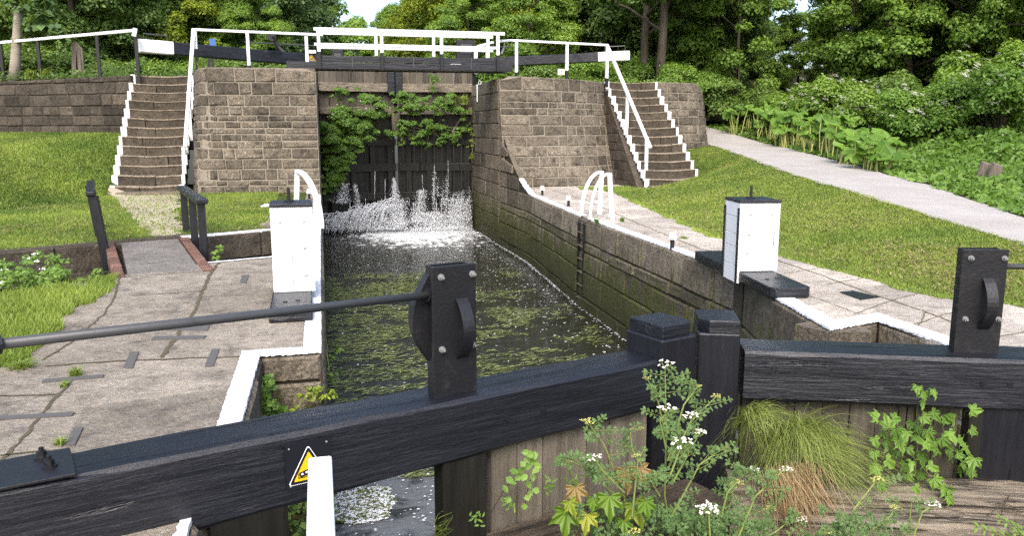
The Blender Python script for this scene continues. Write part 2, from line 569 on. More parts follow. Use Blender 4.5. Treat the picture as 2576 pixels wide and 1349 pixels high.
def masonry(mb, P, L, z0, z1, th=.35, courses=None, lens=(.35, .9), gap=.012, depth=.022, seed=0, top=None,
            tint=(.75, 1.2), cap=True, mort=-1.0, lens_fn=None, skew=.006, top_gain=1.0):
    """one shell of squared stones.  P(s, z, n) -> point, s along the wall, z height, n outwards.
    top(s) clips the wall to a sloping or stepped crest."""
    rg = random.Random(seed)
    ns = max(2, int(L / .25)) + 1
    S = [.003 + (L - .006) * i / (ns - 1) for i in range(ns)]
    tp = (lambda s: min(z1, top(s))) if top else (lambda s: z1)
    nz = max(2, int((z1 - z0) / .4)) + 1
    F = [[P(s, z0 + (tp(s) - z0) * j / (nz - 1), 0) for s in S] for j in range(nz)]
    B = [[P(s, z0 + (tp(s) - z0) * j / (nz - 1), -th) for s in S] for j in range(nz)]
    for j in range(nz - 1):
        for i in range(ns - 1):
            mb.face([F[j][i], F[j][i + 1], F[j + 1][i + 1], F[j + 1][i]], mort)
            mb.face([B[j][i + 1], B[j][i], B[j + 1][i], B[j + 1][i + 1]], mort)
    for i in range(ns - 1):
        mb.face([F[-1][i], F[-1][i + 1], B[-1][i + 1], B[-1][i]], .95)
        mb.face([F[0][i + 1], F[0][i], B[0][i], B[0][i + 1]], mort)
    for k in (0, ns - 1):
        for j in range(nz - 1):
            q = [F[j][k], F[j + 1][k], B[j + 1][k], B[j][k]]
            mb.face(q if k == 0 else q[::-1], .8)
    z = z0
    rows = []
    if courses is None: courses = [(.16, .3)] * 60
    k = 0
    while z < z1 - .04:
        c = courses[min(k, len(courses) - 1)]
        h = rg.uniform(*c) if isinstance(c, (tuple, list)) else c
        if z1 - (z + h) < .1: h = z1 - z
        rows.append((z, z + h)); z += h; k += 1
    for ri, (a, b) in enumerate(rows):
        s = 0.003
        first = True
        while s < L - .01:
            lo, hi = (lens_fn(s, a) if lens_fn else lens)
            l = rg.uniform(lo, hi)
            if first: l *= rg.uniform(.5, 1.0); first = False
            if L - (s + l) < lo * .6: l = L - s - .003
            e = s + l
            g = gap * rg.uniform(.5, 1.3)
            t0, t1 = tp(s + g), tp(e - g)
            za, zb0, zb1 = a + g, min(b - g, t0 - .004), min(b - g, t1 - .004)
            if zb0 - za > .03 and zb1 - za > .03:
                ti = rg.uniform(*tint) * (rg.uniform(.6, .85) if rg.random() < .2 else 1) * (top_gain if ri >= len(rows) - 1 or b > tp(s) - .05 else 1)
                d = depth * rg.uniform(.5, 1.35)
                m = max(1, int(round(l / .3)))
                iz = min(.018, (zb0 - za) * .25); is_ = min(.02, l * .2)
                j = lambda: rg.uniform(-skew, skew)
                bot0, bot1, top0, top1 = za + j(), za + j(), zb0 + j(), zb1 + j()
                rows_p = []
                for q, (fz, nn, ins) in enumerate(((0, .0, 0), (0, 1, 1), (.5, 1, 1), (1, 1, 1), (1, 0, 0))):
                    row = []
                    for i in range(m + 3):
                        if i == 0: u, w = 0, 0
                        elif i == m + 2: u, w = 1, 0
                        else: u, w = None, 1
                        if u is None:
                            sx = s + g + is_ + (l - 2 * g - 2 * is_) * (i - 1) / m
                        else: sx = s + g + (l - 2 * g) * u
                        r = (sx - s - g) / max(l - 2 * g, 1e-4)
                        zl = bot0 + (bot1 - bot0) * r; zh = top0 + (top1 - top0) * r
                        if ins: zl += iz; zh -= iz
                        zz = zl + (zh - zl) * fz
                        n_ = d * rg.uniform(.8, 1.2) if (nn and w) else 0.001
                        row.append(P(sx, zz, n_))
                    rows_p.append(row)
                for q in range(4):
                    for i in range(m + 2):
                        mb.face([rows_p[q][i], rows_p[q][i + 1], rows_p[q + 1][i + 1], rows_p[q + 1][i]], ti)
            s = e
    return mb


def line_P(pts, lean=0.0, zbase=0.0):
    """P() for a wall following a polyline, outside to the right, leaning back by lean per metre"""
    def P(s, z, n):
        s = max(0.0, s)
        p = lerp_line(pts, s)
        q0, q1 = lerp_line(pts, max(s - .12, 0)), lerp_line(pts, s + .12)
        t = Vector((q1[0] - q0[0], q1[1] - q0[1]))
        t = t.normalized() if t.length > 1e-6 else Vector((1, 0))
        m = n - lean * (z - zbase)
        return (p[0] + t.y * m, p[1] - t.x * m, z)
    return P


def strip(mb, pts, w, z, seed=0, jag=.02, tint=1.0, step=.035, side=-1, jag0=.004, lip=.0):
    """painted band on top of a kerb: pts is the outer edge, band of width w on its left, ragged inner edge"""
    rg = random.Random(seed)
    L = line_len(pts)
    n = max(2, int(L / step))
    pr = None
    # keep the corners of the polyline
    cum = [0]
    for i in range(len(pts) - 1): cum.append(cum[-1] + math.dist(pts[i], pts[i + 1]))
    S = sorted(set([round(L * i / n, 4) for i in range(n + 1)] + [round(c, 4) for c in cum]))
    inn = offset_line(pts, -w)
    for s in S:
        # mitred inner edge
        k = max(i for i in range(len(cum)) if cum[i] <= s + 1e-4)
        k = min(k, len(pts) - 2)
        f = (s - cum[k]) / max(cum[k + 1] - cum[k], 1e-6)
        o = (pts[k][0] + (pts[k + 1][0] - pts[k][0]) * f, pts[k][1] + (pts[k + 1][1] - pts[k][1]) * f)
        i_ = (inn[k][0] + (inn[k + 1][0] - inn[k][0]) * f, inn[k][1] + (inn[k + 1][1] - inn[k][1]) * f)
        d = Vector((i_[0] - o[0], i_[1] - o[1]))
        ln = d.length
        d = d / ln
        q = ln + rg.uniform(-jag, jag)
        z_ = z(o[0], o[1]) if callable(z) else z
        a = (o[0] - d.x * rg.uniform(-jag0, jag0), o[1] - d.y * rg.uniform(-jag0, jag0), z_)
        b = (o[0] + d.x * q, o[1] + d.y * q, z_)
        if pr:
            mb.face([pr[0], a, b, pr[1]], tint)
            if lip:
                mb.face([(pr[0][0] - d.x * .003, pr[0][1] - d.y * .003, pr[0][2] - lip * rg.uniform(.6, 1.2)), (a[0] - d.x * .003, a[1] - d.y * .003, a[2] - lip * rg.uniform(.6, 1.2)), a, pr[0]], tint)
        pr = (a, b)


def xy(p): return (p[0], p[1])


# ------------------------------------------------------------------ water
def water_mat(name, chamber=True):
    t = NT(name)
    P = t.pos()
    x, y, z = t.xyz(P)
    w1 = t.noise(4.5, 5, .6, t.mp((.55, 1.5, 1), P), .8)
    w2 = t.noise(16, 4, .6, t.mp((.45, 1.6, 1), P), .4)
    w3 = t.noise(1.3, 3, .5, t.mp((.6, 1.2, 1), P), .5)
    h = t.math('ADD', t.math('ADD', w1, t.math('MULTIPLY', w2, .35)), t.math('MULTIPLY', w3, 1.1))
    col = (.016, .016, .009)
    rough = .04
    if chamber:
        fo = t.noise(4.5, 5, .62, t.mp((1, .6, 1), P), 1.2)
        near_gate = t.mask(y, 19.6, 24.4)
        xr = t.mask(t.math('ABSOLUTE', t.math('SUBTRACT', x, 2.7)), 2.6, .4)
        m = t.mask(t.math('ADD', fo, t.math('MULTIPLY', t.math('MULTIPLY', near_gate, t.math('ADD', xr, .15)), .42)), .70, .80)
        m = t.math('MULTIPLY', m, t.mask(y, 19.5, 20.6))
        # scum along the right-hand wall and thin specks
        e = t.mask(x, 3.3, 4.5)
        sp = t.noise(24, 4, .6, P, .5)
        m2 = t.mask(t.math('ADD', sp, t.math('MULTIPLY', e, .06)), .735, .76)
        m = t.math('MAXIMUM', m, t.math('MULTIPLY', m2, .8))
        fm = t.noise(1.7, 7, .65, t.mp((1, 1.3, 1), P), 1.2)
        film_and_sky = t.math('MULTIPLY', t.mask(t.math('ADD', fm, t.math('MULTIPLY', t.mask(y, 10.5, 7.0), .22)), .60, .70), t.mask(y, 10.5, 9.0))  # grey scum film that also paints the grey sky reflection on the near water
        col = t.mix(t.math('MULTIPLY', film_and_sky, .9), col, (.125, .13, .135))
        col = t.mix(m, col, (.72, .74, .74))
        rough = t.math('ADD', t.math('MULTIPLY', m, .5), .04)
    else:
        fo = t.noise(3.2, 8, .72, P, 2.2)
        m = t.mask(fo, .60, .66)
        col = t.mix(m, (.03, .032, .028), (.55, .57, .5))
        rough = t.math('ADD', t.math('MULTIPLY', m, .5), .06)
    t.fin(col, rough, t.bump(h, .55, .05), .5)
    t.bs.inputs['IOR'].default_value = 1.33
    return t.m


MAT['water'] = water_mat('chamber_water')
MAT['upper_water'] = wood_mat('upper_pool', (.02, .025, .02), (.03, .035, .03), .12, (1, 1, 1), .1)
mb = MB()
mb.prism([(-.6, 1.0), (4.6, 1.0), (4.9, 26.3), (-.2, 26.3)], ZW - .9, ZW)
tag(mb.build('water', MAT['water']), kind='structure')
mb = MB()
mb.prism([(-.1, 26.3), (4.7, 26.3), (5, 300), (-.5, 300)], .4, .95)
tag(mb.build('canal_water', MAT['upper_water']), kind='structure')

# ------------------------------------------------------------------ ground sheets
WALL_L = [(-14, 27.6), (-10.5, 26.6), (-7.6, 25.0), (-5.6, 23.6), (-4.66, 22.95)]       # left retaining wall, faces the camera
mb = MB()
mb.prism([(-.35, 20.0), (-.35, 26), (-.7, 300), (-900, 900), (-900, 40), (-14, 27.8), (-10.5, 26.8), (-7.6, 25.2), (-5.6, 23.8), (-4.7, 23.3), (-3.1, 23.3), (-3.05, 22.8), (-2.5, 20.6)], .8, [ZU - .03] * 3 + [1.05, 1.05, 1.1, 1.13, 1.2] + [ZU - .03] * 5)
tag(mb.build('ground', MAT['soil']), kind='structure')
mb = MB()
mb.prism([(4.95, 21.75), (6.5, 22.1), (7.5, 22.7), (8.1, 23.3), (9.65, 23.3), (10.9, 23.9), (11.6, 24.6), (12.2, 26), (15, 34), (30, 45), (900, 900), (5.1, 300), (4.95, 26)], .6, ZU - .03)
tag(mb.build('ground', MAT['soil']), kind='structure')


def yl0(x): return 19.3 + (x + 4.65) * (7.3 / 3.35) if x < -4.65 else 19.3
def yl1(x): return 23.0 + (-4.65 - x) * .75 if x < -4.65 else 23.0


def HL(x, y):
    """left lawn"""
    k = min(1, max(0, (y - yl0(x)) / (yl1(x) - yl0(x))))
    k = k * k * (3 - 2 * k) * .5 + k * .5
    w = min(1, max(0, (-x - 4.2) / .5))
    return ZC - .005 + 1.36 * k * w + .05 * min(1, max(0, (y - 17) / 2.5))


CH_BACK = [(-7.5, 9.2), (-3.92, 11.15), (-2.77, 11.77), (-1.61, 12.25), (-.35, 12.95)]
CH_FRONT = [(-6.5, 5.2), (-2.99, 8.39), (-2.14, 9.27), (-1.32, 9.93), (-.6, 10.22), (-.35, 10.28)]
bx, by = zip(*CH_BACK)


def grid_sheet(name, xs, ys_fn, nj, H, mat, kind='structure', th=.3):
    V, F = [], []
    for i, x in enumerate(xs):
        y0, y1 = ys_fn(x)
        for j in range(nj + 1):
            y = y0 + (y1 - y0) * j / nj
            V.append((x, y, H(x, y)))
    n = nj + 1
    for i in range(len(xs) - 1):
        for j in range(nj):
            F.append((i * n + j, (i + 1) * n + j, (i + 1) * n + j + 1, i * n + j + 1))
    o = np_mesh(name, np.array(V), np.array(F), np.ones(len(F)), mat, smooth=True)
    return tag(o, kind=kind)


def wall_y(x):
    xs_, ys_ = zip(*WALL_L)
    return float(np.interp(x, xs_, ys_)) if x < -4.66 else (23.3 if x < -3.1 else 19.9)


xs = [-13 + .25 * i for i in range(51)] + [-.38]
grid_sheet('lawn', xs, lambda x: (float(np.interp(x, bx, by)) + .16, wall_y(x) + .1), 60, HL, MAT['lawn'])
# worn gravel between the steps and the footbridge
SB = [at(292, 606, Z=ZC), at(452, 590, Z=ZC)]
mb = MB()
rg = random.Random(3)
cl = [xy(SB[0]), (-3.1, 13.2), (-3.7, 15.5), (-4.4, 18.2), (-4.75, 20.05)]
cr = [xy(SB[1]), (-2.1, 13.4), (-2.6, 15.5), (-2.95, 18.2), (-3.1, 20.05)]
prev = None
for k in range(41):
    f = k / 40
    a = lerp_line(cl, f * line_len(cl) * .9999); b = lerp_line(cr, f * line_len(cr) * .9999)
    a = (a[0] + rg.uniform(-.1, .1), a[1]); b = (b[0] + rg.uniform(-.1, .1), b[1])
    row = [(a[0] + (b[0] - a[0]) * q / 4, a[1] + (b[1] - a[1]) * q / 4) for q in range(5)]
    row = [(p[0], p[1], HL(*p) + .012) for p in row]
    if prev:
        for q in range(4): mb.face([prev[q], prev[q + 1], row[q + 1], row[q]])
    prev = row
tag(mb.build('gravel_path', MAT['yard'], smooth=True), kind='structure')

# right-hand side: towpath, lawn, bank
def zp(y): return -1.42 + .055 * (y - 7.8) if y < 24 else -.529 + .1 * (y - 24)


def at_path(u, v):
    lo, hi = 2.0, 60.0
    d = at(u, v, Y=1.0)
    for _ in range(50):
        m = (lo + hi) / 2
        if d.z * m > zp(m): lo = m
        else: hi = m
    return (d.x * lo, lo)


pn = [at_path(*q) for q in ((2576, 617), (2391, 562), (2265, 522), (2138, 482), (2054, 459), (1970, 432), (1886, 400), (1772, 358))]
pf = [at_path(*q) for q in ((2576, 549), (2349, 471), (2138, 414), (1970, 370), (1844, 337), (1775, 318))]
ex = lambda a, b, y: (a[0] + (b[0] - a[0]) / (b[1] - a[1]) * (y - a[1]), y)
pn = [ex(pn[0], pn[1], 1.5)] + pn + [ex(pn[-1], pn[-2], 36.0)]
pf = [ex(pf[0], pf[1], 1.5)] + pf + [ex(pf[-1], pf[-2], 46.0)]
XN = lambda y: float(np.interp(y, [p[1] for p in pn], [p[0] for p in pn]))
XF = lambda y: max(XN(y) + 1.0, float(np.interp(y, [p[1] for p in pf], [p[0] for p in pf])))
XA = lambda y: float(np.interp(y, [1, 5.88, 6.25, 8.64, 10.9, 14.5, 18.4, 19.3, 19.9, 23.8], [6.6, 6.04, 5.6, 5.5, 5.54, 6.15, 6.9, 8.2, 9.6, 9.6]))
ZA = lambda y: float(np.interp(y, [0, 19.6, 23.2, 24], [ZC, ZC + .02, -.62, -.55]))


def HR(x, y):
    a, b = XA(y), XN(y)
    if x <= b:
        s = min(1, max(0, (x - a) / max(b - a, .1)))
        return ZA(y) + (zp(y) - ZA(y)) * s ** 1.3 - .01 + .02 * math.sin(x * 1.7 + y * .9) * min(1, s * 4) * (1 - s)
    c = XF(y)
    if x <= c: return zp(y)
    d = x - c
    return zp(y) + .05 * min(d, 2.0) + .17 * max(0, min(d - 2.0, 9)) + .05 * max(0, d - 11)


def strip_sheet(name, fa, fb, ys, ns, H, mat, kind='structure'):
    V, F = [], []
    for y in ys:
        a, b = fa(y), fb(y)
        for i in range(ns + 1):
            x = a + (b - a) * i / ns
            V.append((x, y, H(x, y)))
    n = ns + 1
    for j in range(len(ys) - 1):
        for i in range(ns):
            F.append((j * n + i, j * n + i + 1, (j + 1) * n + i + 1, (j + 1) * n + i))
    return tag(np_mesh(name, np.array(V), np.array(F), np.ones(len(F)), mat, smooth=True), kind=kind)


ys = [1.5 + .25 * i for i in range(90)]
rg = random.Random(11)
jn = {y: rg.uniform(-.06, .06) for y in [1.5 + .25 * i for i in range(200)]}
strip_sheet('lawn', XA, lambda y: XN(y) + .1, ys, 22, HR, MAT['lawn'])
ys2 = [1.5 + .25 * i for i in range(140)]
strip_sheet('path', lambda y: XN(y) + .8 * jn.get(y, 0), lambda y: XF(y) + jn.get(y, 0), ys2, 4, lambda x, y: zp(y) + .008, MAT['path'])
strip_sheet('bank', lambda y: XF(y) - .15, lambda y: XF(y) + 26, [1.5 + .5 * i for i in range(96)], 40, HR, MAT['soil'])

# ------------------------------------------------------------------ paved lock sides
def joint(mb, pts, w, z, seed, tint=-1.0):
    """open joint: a thin ragged strip of dirt just above the flags"""
    rg = random.Random(seed)
    L = line_len(pts); n = max(2, int(L / .06))
    pr = None
    for i in range(n + 1):
        s = L * i / n * .9999
        p = lerp_line(pts, s); q = lerp_line(pts, min(s + .03, L * .9999)); o = lerp_line(pts, max(s - .03, 0))
        t = Vector((q[0] - o[0], q[1] - o[1])).normalized()
        a = w * rg.uniform(.25, .75); b = w * rg.uniform(.25, .75); k = rg.uniform(-.008, .008)
        A = (p[0] + t.y * (a + k), p[1] - t.x * (a + k), z); B = (p[0] - t.y * (b - k), p[1] + t.x * (b - k), z)
        if pr: mb.face([pr[0], A, B, pr[1]], tint)
        pr = (A, B)


def px(*uv): return [xy(at(u, v, Z=ZC)) for u, v in uv]


mb = MB()
mb.prism([(-.075, 5.73), (-.075, 10.26), (-.6, 10.2), (-1.32, 9.9), (-2.14, 9.24), (-2.99, 8.36), (-6.5, 5.2), (-9, 2), (-9, .5), (-.585, .5), (-.585, 3.3), (-.49, 3.52), (-.49, 5.73)], -2.6, ZC - .003)
mb.prism([(-.075, 12.97), (-.075, 19.6), (-1.0, 19.75), (-.95, 15), (-1.15, 12.7)], -2.0, ZC + .0)
z = ZC + .001
J = 0
for pts, w in ((px((552, 658), (525, 695), (505, 746), (492, 776), (470, 810), (448, 843), (418, 880), (408, 900)), .05),
               (px((300, 697), (420, 690), (532, 682)), .02), (px((333, 745), (431, 737), (508, 732)), .025),
               (px((114, 922), (200, 915), (310, 907), (480, 902), (640, 897)), .04),
               (px((190, 925), (177, 962), (140, 1000), (103, 1043), (44, 1117), (0, 1165)), .03),
               (px((-60, 1000), (0, 996), (140, 993)), .03), (px((-40, 1062), (0, 1058), (190, 1042)), .02),
               (px((300, 700), (290, 745), (262, 790), (180, 860), (110, 905)), .03),
               (px((0, 1148), (60, 1138), (160, 1132)), .03), (px((505, 746), (600, 742), (690, 740)), .012)):
    J += 1
    joint(mb, pts, w * .6, z, J)
tag(mb.build('pavement', MAT['flag']), kind='structure')

mb = MB()
rb = [(4.76, 18.4), (4.62, 16), (4.478, 13.6), (4.42, 10), (4.36, 7.9), (4.345, 7.66), (4.07, 6.6), (3.87, 5.50), (4.405, 5.675), (4.365, 5), (4.365, 1.5), (7, 1.5), (6.25, 5.5), (5.9, 6.3), (5.75, 8.64), (5.8, 10.9), (6.4, 14.5), (7.15, 18.4), (8.25, 19.3), (8.25, 21.6), (5, 21.6), (4.85, 20.4)]
rb = rb[::-1]
mb.prism(rb[::-1] if False else rb[::-1], -2.4, ZC - .003)
J = 50
for pts, w in ((px((1335, 500), (1460, 560), (1560, 590)), 0.02), (px((1390, 478), (1480, 505), (1600, 560), (1760, 625), (1830, 640)), .035),
               (px((1545, 560), (1700, 570)), .02), (px((1590, 590), (1720, 582)), .02), (px((1630, 640), (1700, 612), (1760, 610)), .015), (px((1700, 660), (1760, 640)), .02),
               (px((1955, 655), (2060, 690), (2180, 735), (2330, 785), (2500, 850)), .035), (px((1960, 690), (2120, 665)), .015), (px((2080, 715), (2230, 690)), .02),
               (px((2150, 790), (2260, 750), (2330, 735)), .018), (px((2260, 830), (2380, 790), (2480, 775)), .02), (px((2040, 745), (2160, 790)), .015),
               (px((2500, 850), (2576, 835)), .02), (px((2330, 785), (2300, 840)), .02), (px((1330, 470), (1440, 480)), .02), (px((1480, 505), (1560, 486)), .015)):
    J += 1
    joint(mb, pts, w * .6, z, J)
tag(mb.build('pavement', MAT['flag_pale']), kind='structure')

# ------------------------------------------------------------------ lock walls
LW = [[(-.56, .6), (-.56, 3.28)], [(-.56, 3.28), (-.465, 3.5)], [(-.465, 3.5), (-.465, 5.71)], [(-.465, 5.71), (-.05, 5.71)], [(-.05, 5.71), (-.05, 19.8)], [(-.05, 19.8), (-.05, 26.4)]]
lw = thing('lock_wall', 'left hand chamber wall of the lock below the white box', 'wall', (-.05, 12, ZW))
mb = MB()
q_c = [(.34, .42)] * 3 + [(.3, .38)] * 20
for k, pl in enumerate(LW):
    z1 = ZC - .016 - .002 * k if k < 5 else ZU - .02
    masonry(mb, line_P(pl), line_len(pl), -4.0, z1, .32, courses=q_c, lens=(.7, 1.3) if k < 5 else (.5, 1.1), seed=20 + k, gap=.008)
mb.build('stonework', MAT['quay'], lw, world=True)
RW = [[(4.62, 26.4), (4.62, 21.45)], [(4.62, 21.42), (4.69, 18.46), (4.41, 13.66), (4.29, 7.82)], [(4.28, 7.66), (4.0, 6.6), (3.79, 5.44)], [(3.79, 5.44), (4.38, 5.64)], [(4.38, 5.64), (4.34, .6)]]
rw = thing('lock_wall', 'mossy right hand chamber wall carrying the iron ladder', 'wall', (4.4, 12, ZW))
mb = MB()
ramp = [at(1250, 300, X=4.62), at(1262, 345, X=4.64), at(1278, 395, X=4.66), at(1295, 435, X=4.67), at(1312, 466, X=4.68)]
_ry = [p.y for p in ramp][::-1] + [30]; _rz = [p.z for p in ramp][::-1] + [ramp[0].z]


def ramp_z(y): return ZC if y < _ry[0] - .6 else float(np.interp(y, [_ry[0] - .6] + _ry, [ZC] + _rz))


for k, pl in enumerate(RW):
    if k == 0:
        masonry(mb, line_P(pl), line_len(pl), -4.0, ZU - .06, .4, courses=[(.36, .46)] * 30, lens=(.6, 1.2), seed=40, gap=.008)
    elif k == 1:
        P_ = line_P(pl, .03, -3.0)
        masonry(mb, P_, line_len(pl), -3.9, .4, .12, courses=[.5, .45, .46, .34, .17, .42, .4, .4, .4, .4], lens=(.8, 1.5), seed=41, gap=.012,
                depth=.03, top=lambda s: ramp_z(21.42 - s) - (.018 if s > 2.2 else 0), tint=(.75, 1.1), top_gain=1.35)
    else:
        masonry(mb, line_P(pl, .0 if k > 2 else .02, -3), line_len(pl), -3.9, ZC - .018 - .002 * k, .32, courses=[.6, .6, .62, .53], lens=(.9, 1.7), seed=42 + k, gap=.01, depth=.02, tint=(.85, 1.1), top_gain=1.2)
mb.build('stonework', MAT['quay'], rw, world=True)
# a broken notch where the paddle shaft drops into the wall
mb = MB()
mb.box((4.27, 7.65, -2.6), (4.6, 7.84, ZC - .01), .35)
mb.build('shaft_slot', MAT['quay'], rw, world=True)

# white painted coping bands
mb = MB()
strip(mb, [(-.467, 3.5), (-.467, 5.7), (-.052, 5.705), (-.052, 7.0), (-.055, 8.2)][0:5], .125, ZC + .004, 1, .005, lip=.02)
strip(mb, [(-.562, 2.6), (-.562, 3.27)], .045, ZC + .004, 7, .006, lip=.03)
mb.build('painted_edge', MAT['white_edge'], lw, world=True)
mb = MB()
strip(mb, [(-.055, 8.2), (-.055, 12.0), (-.05, 12.9), (-.05, 19.6)], .14, ZC + .004, 2, .015, lip=.05)
mb.build('painted_edge', MAT['white_edge'], lw, world=True)
mb = MB()
cz = lambda x, y: ramp_z(y) + .006
off = .03 * 1.45
strip(mb, [(4.66 + off, _ry[0] + .35), (4.69 + off, 18.46), (4.41 + off, 13.75)], .12, cz, 3, .018, lip=.03)
mb.build('painted_edge', MAT['white_edge'], rw, world=True)
mb = MB()
strip(mb, [(4.405 + off, 13.4), (4.30 + off, 7.9)], .13, ZC + .006, 4, .018, lip=.03)
mb.build('painted_edge', MAT['white_edge'], rw, world=True)
mb = MB()
strip(mb, [(4.28 + .03, 7.62), (4.0 + .03, 6.6), (3.81, 5.455), (4.37, 5.63), (4.335, .8)], .16, ZC + .006, 5, .01, lip=.02)
mb.build('painted_edge', MAT['white_edge'], rw, world=True)

# ------------------------------------------------------------------ overflow channel beside the lock
mb = MB()
mb.prism([(-9, 7), (-3, 8.3), (-.3, 10.2), (-.3, 12.95), (-2.8, 11.8), (-9, 9.2)][::1], -2.9, -2.2)
tag(mb.build('channel_bed', MAT['soil']), kind='structure')
cw = thing('channel_wall', 'stone wall of the overflow channel below the left lawn', 'wall', (-2.5, 11.9, -2.3))
mb = MB()
pl = CH_BACK[:3] + [(-2.4, 11.93)]
masonry(mb, line_P(pl), line_len(pl), -2.4, ZC + .03, .32, courses=[(.36, .42)] * 5, lens=(.6, 1.1), seed=61, gap=.012, depth=.03)
pl = [(-2.4, 11.93), (-1.61, 12.25), (-.35, 12.95)]
masonry(mb, line_P(pl), line_len(pl), -2.4, ZC + .03, .32, courses=[(.28, .5)] * 5, lens=(.6, 1.1), seed=62, gap=.014, depth=.03)
mb.build('stonework', MAT['dark_stone'], cw, world=True)
mb = MB()
strip(mb, [(-1.95, 12.11), (-1.61, 12.245), (-.36, 12.945)], .11, ZC + .036, 9, .02, lip=.03)
mb.build('painted_edge', MAT['white_edge'], cw, world=True)
cf = thing('channel_wall', 'low kerb wall on the near side of the overflow channel', 'wall', (-1.5, 9.8, -2.3))
mb = MB()
pl = CH_FRONT[::-1]
masonry(mb, line_P(pl), line_len(pl), -2.4, ZC - .004, .2, courses=[(.36, .42)] * 5, lens=(.6, 1.1), seed=63, gap=.012, depth=.02)
mb.build('stonework', MAT['dark_stone'], cf, world=True)
mb = MB()
strip(mb, [(-.37, 10.27), (-.6, 10.22), (-1.34, 9.92)], .07, ZC + .005, 10, .012, lip=.02)
mb.build('painted_edge', MAT['white_edge'], cf, world=True)

# ------------------------------------------------------------------ abutments, retaining walls
ab = thing('abutment', 'brown sandstone abutment to the left of the dripping lock gates', 'wall', (-1.3, 19.7, ZC))
mb = MB()
ztop = lambda s: ZU + .0 if s < 2.35 else ZU - (s - 2.35) ** 2 * .55
top_l = [(-3.08, 22.6), (-2.80, 20.9), (-2.60, 20.1), (-2.45, 19.86), (-.05, 19.7)]
bot_l = [(-3.10, 21.9), (-2.98, 20.6), (-2.80, 19.9), (-2.62, 19.72), (-.05, 19.62)]


def P_ab(s, zz, n):
    k = max(0, min(1, (zz + 1.6) / 2.93))
    La, Lb = line_len(bot_l), line_len(top_l)
    f = s / L_ab
    b, t = lerp_line(bot_l, f * La * .9999), lerp_line(top_l, f * Lb * .9999)
    b1, b0 = lerp_line(bot_l, min(1, f + .03) * La * .9999), lerp_line(bot_l, max(0, f - .03) * La)
    d = Vector((b1[0] - b0[0], b1[1] - b0[1])).normalized()
    p = (b[0] + (t[0] - b[0]) * k, b[1] + (t[1] - b[1]) * k)
    return (p[0] + d.y * n, p[1] - d.x * n, zz)


L_ab = line_len(bot_l)
masonry(mb, P_ab, L_ab, -2.2, ZU, .4, courses=[.5] + [(.13, .25)] * 12 + [(.22, .3), .28, .30], lens=(.24, .62), seed=71, gap=.013, depth=.024,
        lens_fn=lambda s, a: (.75, .95) if s > L_ab - .95 else (.2, .62), top=lambda s: ZU if s < L_ab - .25 else ZU - (s - L_ab + .25) ** 2 * 1.2, tint=(.6, 1.2))
mb.build('stonework', MAT['abutment'], ab, world=True)
mb = MB()
mb.prism([(-2.38, 19.9), (-.06, 19.74), (-.06, 20.4), (-2.62, 20.9)], ZU - .25, ZU + .012)
mb.build('coping', MAT['step'], ab, world=True, bevel=.03)

ar = thing('abutment', 'battered stone abutment between the lock gates and the right flight of steps', 'wall', (6.3, 21.5, ZC))
top_r = [(4.63, 21.42), (5.3, 21.35), (6.5, 21.75), (7.4, 22.3), (8.1, 23.0)]
bot_r = [(4.69, 20.85), (5.5, 20.75), (6.6, 20.95), (7.4, 21.15), (8.12, 21.5)]


def P_ar(s, zz, n):
    k = max(0, min(1, (zz - ZC) / (ZU - ZC)))
    k = 1 - (1 - k) ** 1.7
    f = s / L_ar
    La, Lb = line_len(bot_r), line_len(top_r)
    b, t = lerp_line(bot_r, f * La * .9999), lerp_line(top_r, f * Lb * .9999)
    p = (b[0] + (t[0] - b[0]) * k, b[1] + (t[1] - b[1]) * k)
    return (p[0] - .15 * n, p[1] - n, zz)


L_ar = 3.9
mb = MB()
masonry(mb, P_ar, L_ar, -2.0, ZU, .45, courses=[.45] + [(.2, .34)] * 7 + [(.17, .24), (.15, .2), .3], lens=(.3, .7), seed=73, gap=.014, depth=.024,
        lens_fn=lambda s, a: (.95, 1.15) if s < .8 else (.28, .75), top=lambda s: ZU - max(0, .2 - s) ** 2 * 3.0 - .05 * s / 3.9, tint=(.6, 1.15))
mb.build('stonework', MAT['abutment'], ar, world=True)

rt = thing('retaining_wall', 'dark stone retaining wall under the left white handrail', 'wall', (-8, 25, 0))
mb = MB()
masonry(mb, line_P(WALL_L), line_len(WALL_L), -1.2, ZU - .02, .45, courses=[(.2, .3)] * 7 + [.3], lens=(.3, .8), seed=75, gap=.012, depth=.03,
        top=lambda s: ZU - .02 - .15 * (1 - s / line_len(WALL_L)), tint=(.6, 1.2))
mb.build('stonework', MAT['dark_stone'], rt, world=True)

wl = thing('wing_wall', 'curved stone wing wall to the right of the right flight of steps', 'wall', (10.8, 23.4, -.6))
WG = [(9.6, 22.9), (10.3, 22.95), (11.0, 23.2), (11.5, 23.7), (11.8, 24.4), (12.0, 26)]
mb = MB()
masonry(mb, line_P(WG, .13, 1.3), line_len(WG), -1.6, ZU - .02, .35, courses=[(.2, .28)] * 10, lens=(.28, .6), seed=77, gap=.012, depth=.028,
        top=lambda s: ZU - .02 - .28 * max(0, s - 1.6), tint=(.7, 1.15))
mb.build('stonework', MAT['abutment'], wl, world=True)

